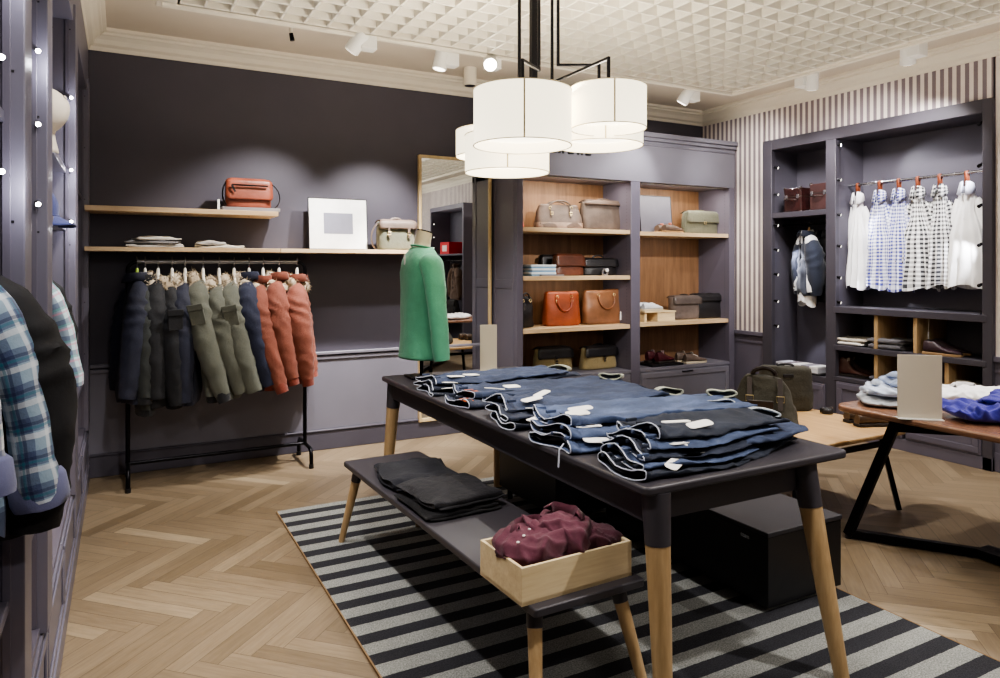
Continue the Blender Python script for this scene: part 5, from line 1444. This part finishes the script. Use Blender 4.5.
# ================================================================ shoes
def shoe(label, loc, rz, upper, sole, laces=None, L=.285, boot=0.0, group=None, W=.10, tongue=None, name='shoe', inner=None):
    """toe towards local +X, heel at 0, standing on z=0"""
    t = thing(name, label, 'shoe', loc, rz, group)
    def hw(s): return W/2*curve_of([(0,.62),(.12,.78),(.35,.72),(.66,1.0),(.88,.80),(1,.30)], s)
    def top(s): return curve_of([(0,.075+boot),(.10,.085+boot),(.30,.080+boot*.95),(.42,.078+boot*.25),(.58,.066),(.78,.050),(.93,.040),(1,.028)], s)
    R = []
    for k in range(25):
        s = k/24; w_ = hw(s); h_ = top(s)
        ring_ = []
        for j in range(22):
            a = 2*PI*j/22; c, q = math.cos(a), math.sin(a)
            yy = w_*math.copysign(abs(c)**.75,c); zz = .018+(h_-.018)*(.5+.5*math.copysign(abs(q)**.8,q))
            nar = 1-.42*sm((zz-.03)/.09) if s < .5 else 1-.15*sm((zz-.03)/.05)
            ring_.append(V((s*L+(.0 if s>0 else .004)+(.012*boot/.1 if s<.2 else 0), yy*nar, zz)))
        R.append(ring_)
    m = MB().loft(R,(True,True)); wrinkle(m,.0025,24,len(label)); m.build('upper', upper, t, smooth=60)
    P = []
    for k in range(21): s = k/20; P.append((s*L, hw(s)*1.06))
    poly = [(x,y) for x,y in P]+[(x,-y*.98) for x,y in P[::-1]]
    MB().prism(poly,.0,.020).build('sole', sole, t, bevel=.003)
    MB().lathe([(.001,0),(1,0)],18).xf(Matrix.Translation((L*.19,0,top(.15)+.0015)) @ Matrix.Diagonal((L*.135,W*.20,1,1))).build('opening', inner or M_BLACK, t, smooth=0)
    if laces:
        m = MB()
        for k in range(4):
            s = .40+.055*k; z = top(s)+.003; y = hw(s)*.42
            m.tube([(s*L,-y,z-.005),(s*L+.006,0,z+.002),(s*L,y,z-.005)],.003,6)
        m.build('laces', laces, t)
    if tongue:
        MB().box(L*.33,L*.345,-W*.2,W*.2,top(.34)-.01,top(.34)+.020).build('tongue', tongue, t, bevel=.003)
    return t
def pair(labels, x, y, z, rz, gap, upper, sole, group, **kw):
    r = rz; n = V((-math.sin(r),math.cos(r),0))
    for k in (0,1): shoe(labels[k], (x+n.x*gap*(k-.5)+math.cos(r)*.02*k, y+n.y*gap*(k-.5), z), r+(.08 if k else -.05), upper, sole, group=group, **kw)
S_BRN = leather('5f5048',.6); S_BURG = leather('451a22',.4); S_DK = leather('2c2224',.4); SO_W = plain('c9bda6',.7); SO_D = plain('241d1a',.7); SO_T = plain('9a7c58',.7)
x = at_y(660,233,5.42).x
pair(('taupe suede shoe with coral lining on the top right shelf, nearer the grey board','taupe suede shoe on the top right shelf, nearer the sage bag'), x, 5.43, 1.831, math.radians(12), .105, S_BRN, SO_T, 'taupe shoes on the top right shelf', laces=S_DK, tongue=plain('d98a76',.7), inner=plain('b9705f',.8))
# white shoes on a wooden riser
xa_ = at_y(641,320,5.42).x; xb_ = at_y(672,320,5.42).x
o = thing('display_riser','small pale wooden riser under the white shoes','riser',((xa_+xb_)/2,5.47,.956))
hw_ = (xb_-xa_)/2
MB().box(-hw_,hw_,-.11,.11,.088,.10).build('top_board', M_PALE, o, bevel=.001)
MB().box(-hw_*.15,hw_*.97,-.10,.10,0,.088).build('block', M_PALE, o, bevel=.001)
MB().box(-hw_*.95,-hw_*.80,-.09,.09,0,.088).build('leg', M_PALE, o, bevel=.001)
pair(('white leather shoe at the back of the wooden riser','white leather shoe at the front of the wooden riser'), xa_+.0, 5.47, 1.057, math.radians(0), -.10, leather('dfe3ea',.4,.06), SO_W, 'white shoes on the riser', laces=M_PAPER, L=.27, W=.088)
# burgundy shoes on a black tray, brown sneakers
x = at_y(662,366,5.44).x
o = thing('display_tray','flat black tray under the burgundy shoes on the unit deck','tray',(at_y(662,366,5.42).x,5.45,.516))
MB().box(-.20,.20,-.12,.12,0,.020).build('tray', M_BLACK, o, bevel=.003)
pair(('burgundy and black shoe at the back of the black tray','burgundy and black shoe at the front of the black tray'), x-.14, 5.45, .537, math.radians(8), -.11, S_BURG, SO_D, 'burgundy shoes on the black tray', laces=S_DK, boot=.03, tongue=plain('a08a8c',.6))
x = at_y(682,366,5.40).x
pair(('brown suede shoe with pale sole on the unit deck, the rear of its pair','brown suede shoe with pale sole on the unit deck, the front of its pair'), x+.0, 5.44, .516, math.radians(-6), -.12, S_BRN, SO_W, 'brown suede shoes on the unit deck', laces=M_PAPER, boot=.02, tongue=plain('a59c90',.6))
# wardrobe boots and shoes
y = at_x(868,372,5.72).y
pair(('dark brown leather boot in the lower cubby, nearer the wardrobe front','dark brown leather boot in the lower cubby, behind its partner'), 5.72, y+.27, .521, math.radians(-75), .11, leather('4a2c26',.45), SO_D, 'brown boots in the lower cubby', laces=S_DK, boot=.085, tongue=plain('cfc7ba',.7))
y = at_x(925,330,5.70).y
pair(('dark shoe with pale welt in the wide upper cubby','second dark shoe behind it in the wide upper cubby'), 5.70, y-.02, .801, math.radians(-85), .12, leather('33222a',.4), SO_T, 'dark shoes in the wide cubby', laces=S_DK, boot=.03)
o = thing('hang_tag','white paper tag hanging in the wide upper cubby of the wardrobe','tag',(5.66,at_x(929,330,5.66).y,1.083))
MB().tube([(0,0,0),(0,.004,-.10)],.0012,5).build('string', M_PAPER, o)
MB().prism(rr(.03,.06,.008,3),-.0008,.0008,M=Matrix.Translation((0,.004,-.135)) @ Matrix.Rotation(PI/2,4,'X') @ Matrix.Rotation(.3,4,'Y')).build('card', M_PAPER, o)
# shoes on the low table beside the brown table
p = at_z(846,419,.5)
pair(('dark brown leather slip-on shoe on the low table, nearer the brown table','dark brown leather slip-on shoe on the low table, behind its partner'), 4.04, 2.87, ZL, math.radians(-14), .105, leather('4b3a2c',.45), SO_D, 'brown shoes on the low table', L=.25, W=.09)

# ================================================================ suitcases and boxes in the narrow wardrobe bay
def suitcase(label, loc, rz, w, d, h, mt):
    t = thing('suitcase', label, 'suitcase', loc, rz, 'small mahogany cases on the wardrobe shelf')
    MB().loft([[V((x,y,z)) for x,y in rr(w,d,.02,4)] for z in (0,h*.5,h)],(True,True)).build('shell', mt, t, bevel=.006)
    m = MB().loft([[V((x*1.004,y*1.01,z)) for x,y in rr(w,d,.02,4)] for z in (h*.62,h*.66)],(False,False)); m.build('band', L_DKBR, t)
    MB().tube(bez((-.05,-d/2-.002,h*.50),(-.05,-d/2-.04,h*.52),(.05,-d/2-.04,h*.52),(.05,-d/2-.002,h*.50),8),.006,8).build('handle', L_DKBR, t)
    for sx in (-1,1):
        MB().box(sx*w*.33-.014,sx*w*.33+.014,-d/2-.008,-d/2,h*.55,h*.72).build('latch', M_HWS, t, bevel=.002)
        for sz in (0,1):
            for sd in (-1,1): MB().blob((sx*(w/2-.012),sd*(d/2-.012),sz*h),(.016,.016,.014),10,6).build('corner_cap', L_DKBR, t)
    return t
suitcase('deep mahogany vanity case on the shelf above the blazer',(5.76,at_x(797,197,5.70).y,2.016),math.radians(-90),.20,.26,.225,L_MAH)
suitcase('glossier mahogany case beside it, half behind the wardrobe post',(5.72,at_x(823,197,5.66).y,2.016),math.radians(-96),.22,.22,.24,leather('46302f',.16))
yb = at_x(805,372,5.72).y
for k in range(5):
    o = thing('accessory_box',['small black and white boxed accessory nearest the wardrobe frame on the low shelf','boxed accessory with pale lid second from the frame on the low shelf','middle pale boxed accessory on the low wardrobe shelf','white striped accessory box fourth along the low shelf','white accessory box next to the wardrobe post on the low shelf'][k],'box',(5.70,yb+.20-.095*k,.496+.016),[.0,.06,-.04,.03,0][k],'small boxes on the low wardrobe shelf')
    MB().box(-.09,.09,-.042,.042,0,.055).build('box_body', plain(['2b2b33','d9d8dc','c9c4bd','e8e8ea','dcdce2'][k],.3), o, bevel=.003)
    MB().box(-.092,.092,-.044,.044,.042,.062).build('lid', plain(['b9b8c4','8a8288','e4e2e0','8e8c98','f0f0f2'][k],.25), o, bevel=.002)
o = thing('display_tray','black tray under the row of small boxes in the narrow wardrobe bay','tray',(5.70,yb+.01,.496))
MB().box(-.11,.11,-.27,.27,0,.015).build('tray', M_BLACK, o, bevel=.002)

# ================================================================ hats in the left fixture
def cap(label, loc, rz, mt, tilt=(0,0), r=.095, group='caps in the left fixture'):
    t = thing('cap', label, 'cap', loc, rot=(tilt[0],tilt[1],rz), group=group)
    R = []
    for k in range(11):
        a = PI/2*k/10; R.append((max(.001,r*math.cos(a)), .11*math.sin(a)+.02))
    m = MB().lathe([(r,0)]+R,28); wrinkle(m,.004,12,len(label)); m.build('crown', mt, t, smooth=70)
    m = MB(); top = []
    def f(a,b):
        ang = math.radians(lerp(-62,62,a)); rad = lerp(r*.98, r*1.0+.075*math.cos(ang*1.1), b)
        return V((rad*math.cos(ang), rad*math.sin(ang), .012-.022*b-.03*abs(math.sin(ang))*b))
    m.grid(f,16,5); m.build('brim', mt, t, solid=.004)
    MB().blob((0,0,.13),(.008,.008,.005),8,5).build('top_button', mt, t)
    m = MB(); m.tube([(r*1.01*math.cos(a),r*1.01*math.sin(a),.014) for a in [2*PI*k/28 for k in range(28)]],.004,6,closed=True); m.build('sweatband', mt, t)
    return t
cap('cream cap with its brim pointing down on the upper shelf of the left fixture',(-.295,3.20,2.075),math.radians(-20),fabric('ddd3c4',.06,.95),tilt=(0,1.0),r=.088)
cap('dark blue cap on the lower shelf of the left fixture beneath the cream cap',(-.325,3.40,1.705),math.radians(-25),fabric('3a4274',.2,.95),tilt=(0,.15),r=.095)
# items on the mirrored wardrobe
bag('black bag on the low shelf of the wardrobe seen in the mirror',(XR-.22,-.40,.621),math.radians(-90),.36,.16,.26,L_BLK,seed=44,flap=.4)
coat('brown jacket hanging in the wardrobe seen in the mirror',(XR-.2,-.35,1.60),math.radians(180),fabric('5a4436',.2),45,L=.6,sl=.5,wid=.17,dep=.05,drop=.10,name='jacket',cat='jacket',collar=fabric('5a4436',.2))
# ================================================================ lights
def area(loc, target, size, energy, col=(1,1,1), size_y=None, spread=None):
    l = bpy.data.lights.new('area_light','AREA'); l.energy = energy; l.color = col; l.size = size
    if size_y: l.shape = 'RECTANGLE'; l.size_y = size_y
    if spread: l.spread = math.radians(spread)
    o = bpy.data.objects.new('area_light', l); COL.objects.link(o); o.location = loc
    o.rotation_euler = (V(target)-V(loc)).to_track_quat('-Z','Y').to_euler(); return o
def spot(loc, target, energy, ang=50, blend=.6, r=.03, col=(1,.93,.84)):
    l = bpy.data.lights.new('spot_light','SPOT'); l.energy = energy; l.color = col
    l.spot_size = math.radians(ang); l.spot_blend = blend; l.shadow_soft_size = r
    o = bpy.data.objects.new('spot_light', l); COL.objects.link(o); o.location = loc
    o.rotation_euler = (V(target)-V(loc)).to_track_quat('-Z','Y').to_euler(); return o
def point(loc, energy, r=.05, col=(1,.9,.75)):
    l = bpy.data.lights.new('point_light','POINT'); l.energy = energy; l.color = col; l.shadow_soft_size = r
    o = bpy.data.objects.new('point_light', l); COL.objects.link(o); o.location = loc; return o
WARM, NEUT, COOL = (1,.90,.76), (1,.96,.92), (.93,.93,1)
for c, r, h in lamps: point((c.x,c.y,c.z+h*.6), 20, .06, (1,.92,.78))
# ceiling spots: track heads, plus added lamps that have no fitting
sp0 = [x[0]+x[1]*.13 for x in SPOTS]
spot(sp0[0], (.85,5.6,1.5), 150, 66, .7, .03, NEUT)
spot(sp0[1], (1.75,5.7,1.35), 210, 64, .7, .03, NEUT)
spot(sp0[1], (2.0,5.75,.5), 260, 46, .7, .03, NEUT)
spot(sp0[2], (1.5,2.6,.5), 110, 62, .7, .04, NEUT)
spot((3.7,2.6,3.05), (4.3,5.3,1.9), 330, 50, .8, .05, NEUT)  # added spot with no fitting, brightens the shelving front
spot(sp0[3], (4.1,5.35,1.9), 50, 70, .8, .03, NEUT)
spot((4.6,3.6,2.95), (5.6,4.0,1.9), 60, 80, .8, .05, NEUT)
area((3.6,-1.6,2.9),(5.6,-1.2,1.4),1.6,60,(1,.96,.92))  # added fill, brightens the room end that the mirror reflects
spot((4.75,3.3,3.0), (5.62,3.9,2.2), 55, 84, .9, .05, NEUT)
spot((4.75,4.6,3.0), (5.62,5.1,2.2), 45, 90, .9, .05, NEUT)
spot(sp0[4], (5.6,4.5,1.9), 55, 80, .8, .03, NEUT)
spot(sp0[5], (5.75,3.4,2.1), 70, 80, .8, .03, NEUT)
# general sales-floor spots at grid height, then an added fill
for x, y, tx, ty, e in ((.35,1.7,1.15,2.3,100),(.35,3.0,1.2,3.2,100),(.35,3.6,.15,4.0,130),(1.9,4.3,2.3,4.9,200),(2.9,.9,2.1,2.4,170),(3.4,3.5,3.7,3.2,110),(4.9,2.2,4.4,2.6,190),(4.6,1.0,3.7,2.0,90),(4.9,4.4,4.9,3.3,90),(.9,-.6,-.2,2.2,70)):
    spot((x,y,ZC-.1),(tx,ty,.5 if e != 110 else 1.0), e, 75, .8, .05, NEUT)
area((2.4,1.2,ZC-.09),(2.4,1.2,0),3.2,8,(1,.95,.9),3.4)  # added broad fill below the grid, not a fitted lamp
# added unseen uplight standing in for bounce on the ceiling
area((2.7,2.2,2.35),(2.7,2.2,4),5.4,52,(1,.93,.82),6.0)
# cabinet lighting
for a, b in ((3.08,4.24),(4.37,5.52)):
    area(((a+b)/2,5.37,2.29),((a+b)/2,5.58,1.6),b-a-.2,6.5,WARM,.04)
    area(((a+b)/2,5.40,1.36 if a < 4 else 1.78),((a+b)/2,5.60,1.0),b-a-.2,1.0,WARM,.03)
for y, z, e in ((4.06,2.58,5),(4.06,1.96,4),(4.06,1.4,3),(2.96,2.3,5),(2.96,1.7,4)):
    spot((5.64,y,z),(5.85,3.5,z-.35),e*2.6,70,.6,.01,COOL)
spot((5.66,4.76,2.45),(5.85,4.45,2.05),7,80,.6,.01,COOL); spot((5.66,4.76,1.66),(5.85,4.45,1.4),14,80,.6,.01,COOL); spot((5.66,4.76,.92),(5.85,4.5,.5),6,80,.6,.01,COOL)
for x, y, z in ((-.17,1.93,2.2),(-.17,1.93,1.7),(-.17,2.5,2.12),(-.16,3.95,2.3),(-.16,3.95,1.95),(-.16,3.95,1.7)):
    point((x,y,z-.02),.9,.012,COOL)
spot((.35,1.0,ZC-.1),(-.4,2.0,1.2),60,60,.7,.03,NEUT)
spot((.55,2.4,ZC-.1),(-.3,3.6,1.0),90,60,.7,.03,NEUT)

w = bpy.data.worlds.new('room_ambience'); bpy.context.scene.world = w; w.use_nodes = True
w.node_tree.nodes['Background'].inputs[0].default_value = (.62,.62,.70,1)
w.node_tree.nodes['Background'].inputs[1].default_value = .12

# ================================================================ camera
cd = bpy.data.cameras.new('camera'); cam = bpy.data.objects.new('camera', cd); COL.objects.link(cam)
cam.location = (0,0,EYE); cam.rotation_euler = (PI/2,0,-TH)
cd.sensor_width = 36; cd.lens = FPX/1000*36; cd.shift_x = 0; cd.shift_y = -(339-HZ)/1000
cd.clip_start = .02
bpy.context.scene.camera = cam
sc = bpy.context.scene
sc.view_settings.view_transform = 'AgX'
try: sc.view_settings.look = 'AgX - Medium High Contrast'
except Exception: pass
sc.view_settings.exposure = 0.42
try:
    sc.cycles.use_denoising = True; sc.cycles.max_bounces = 7; sc.cycles.sample_clamp_indirect = 4
except Exception: pass
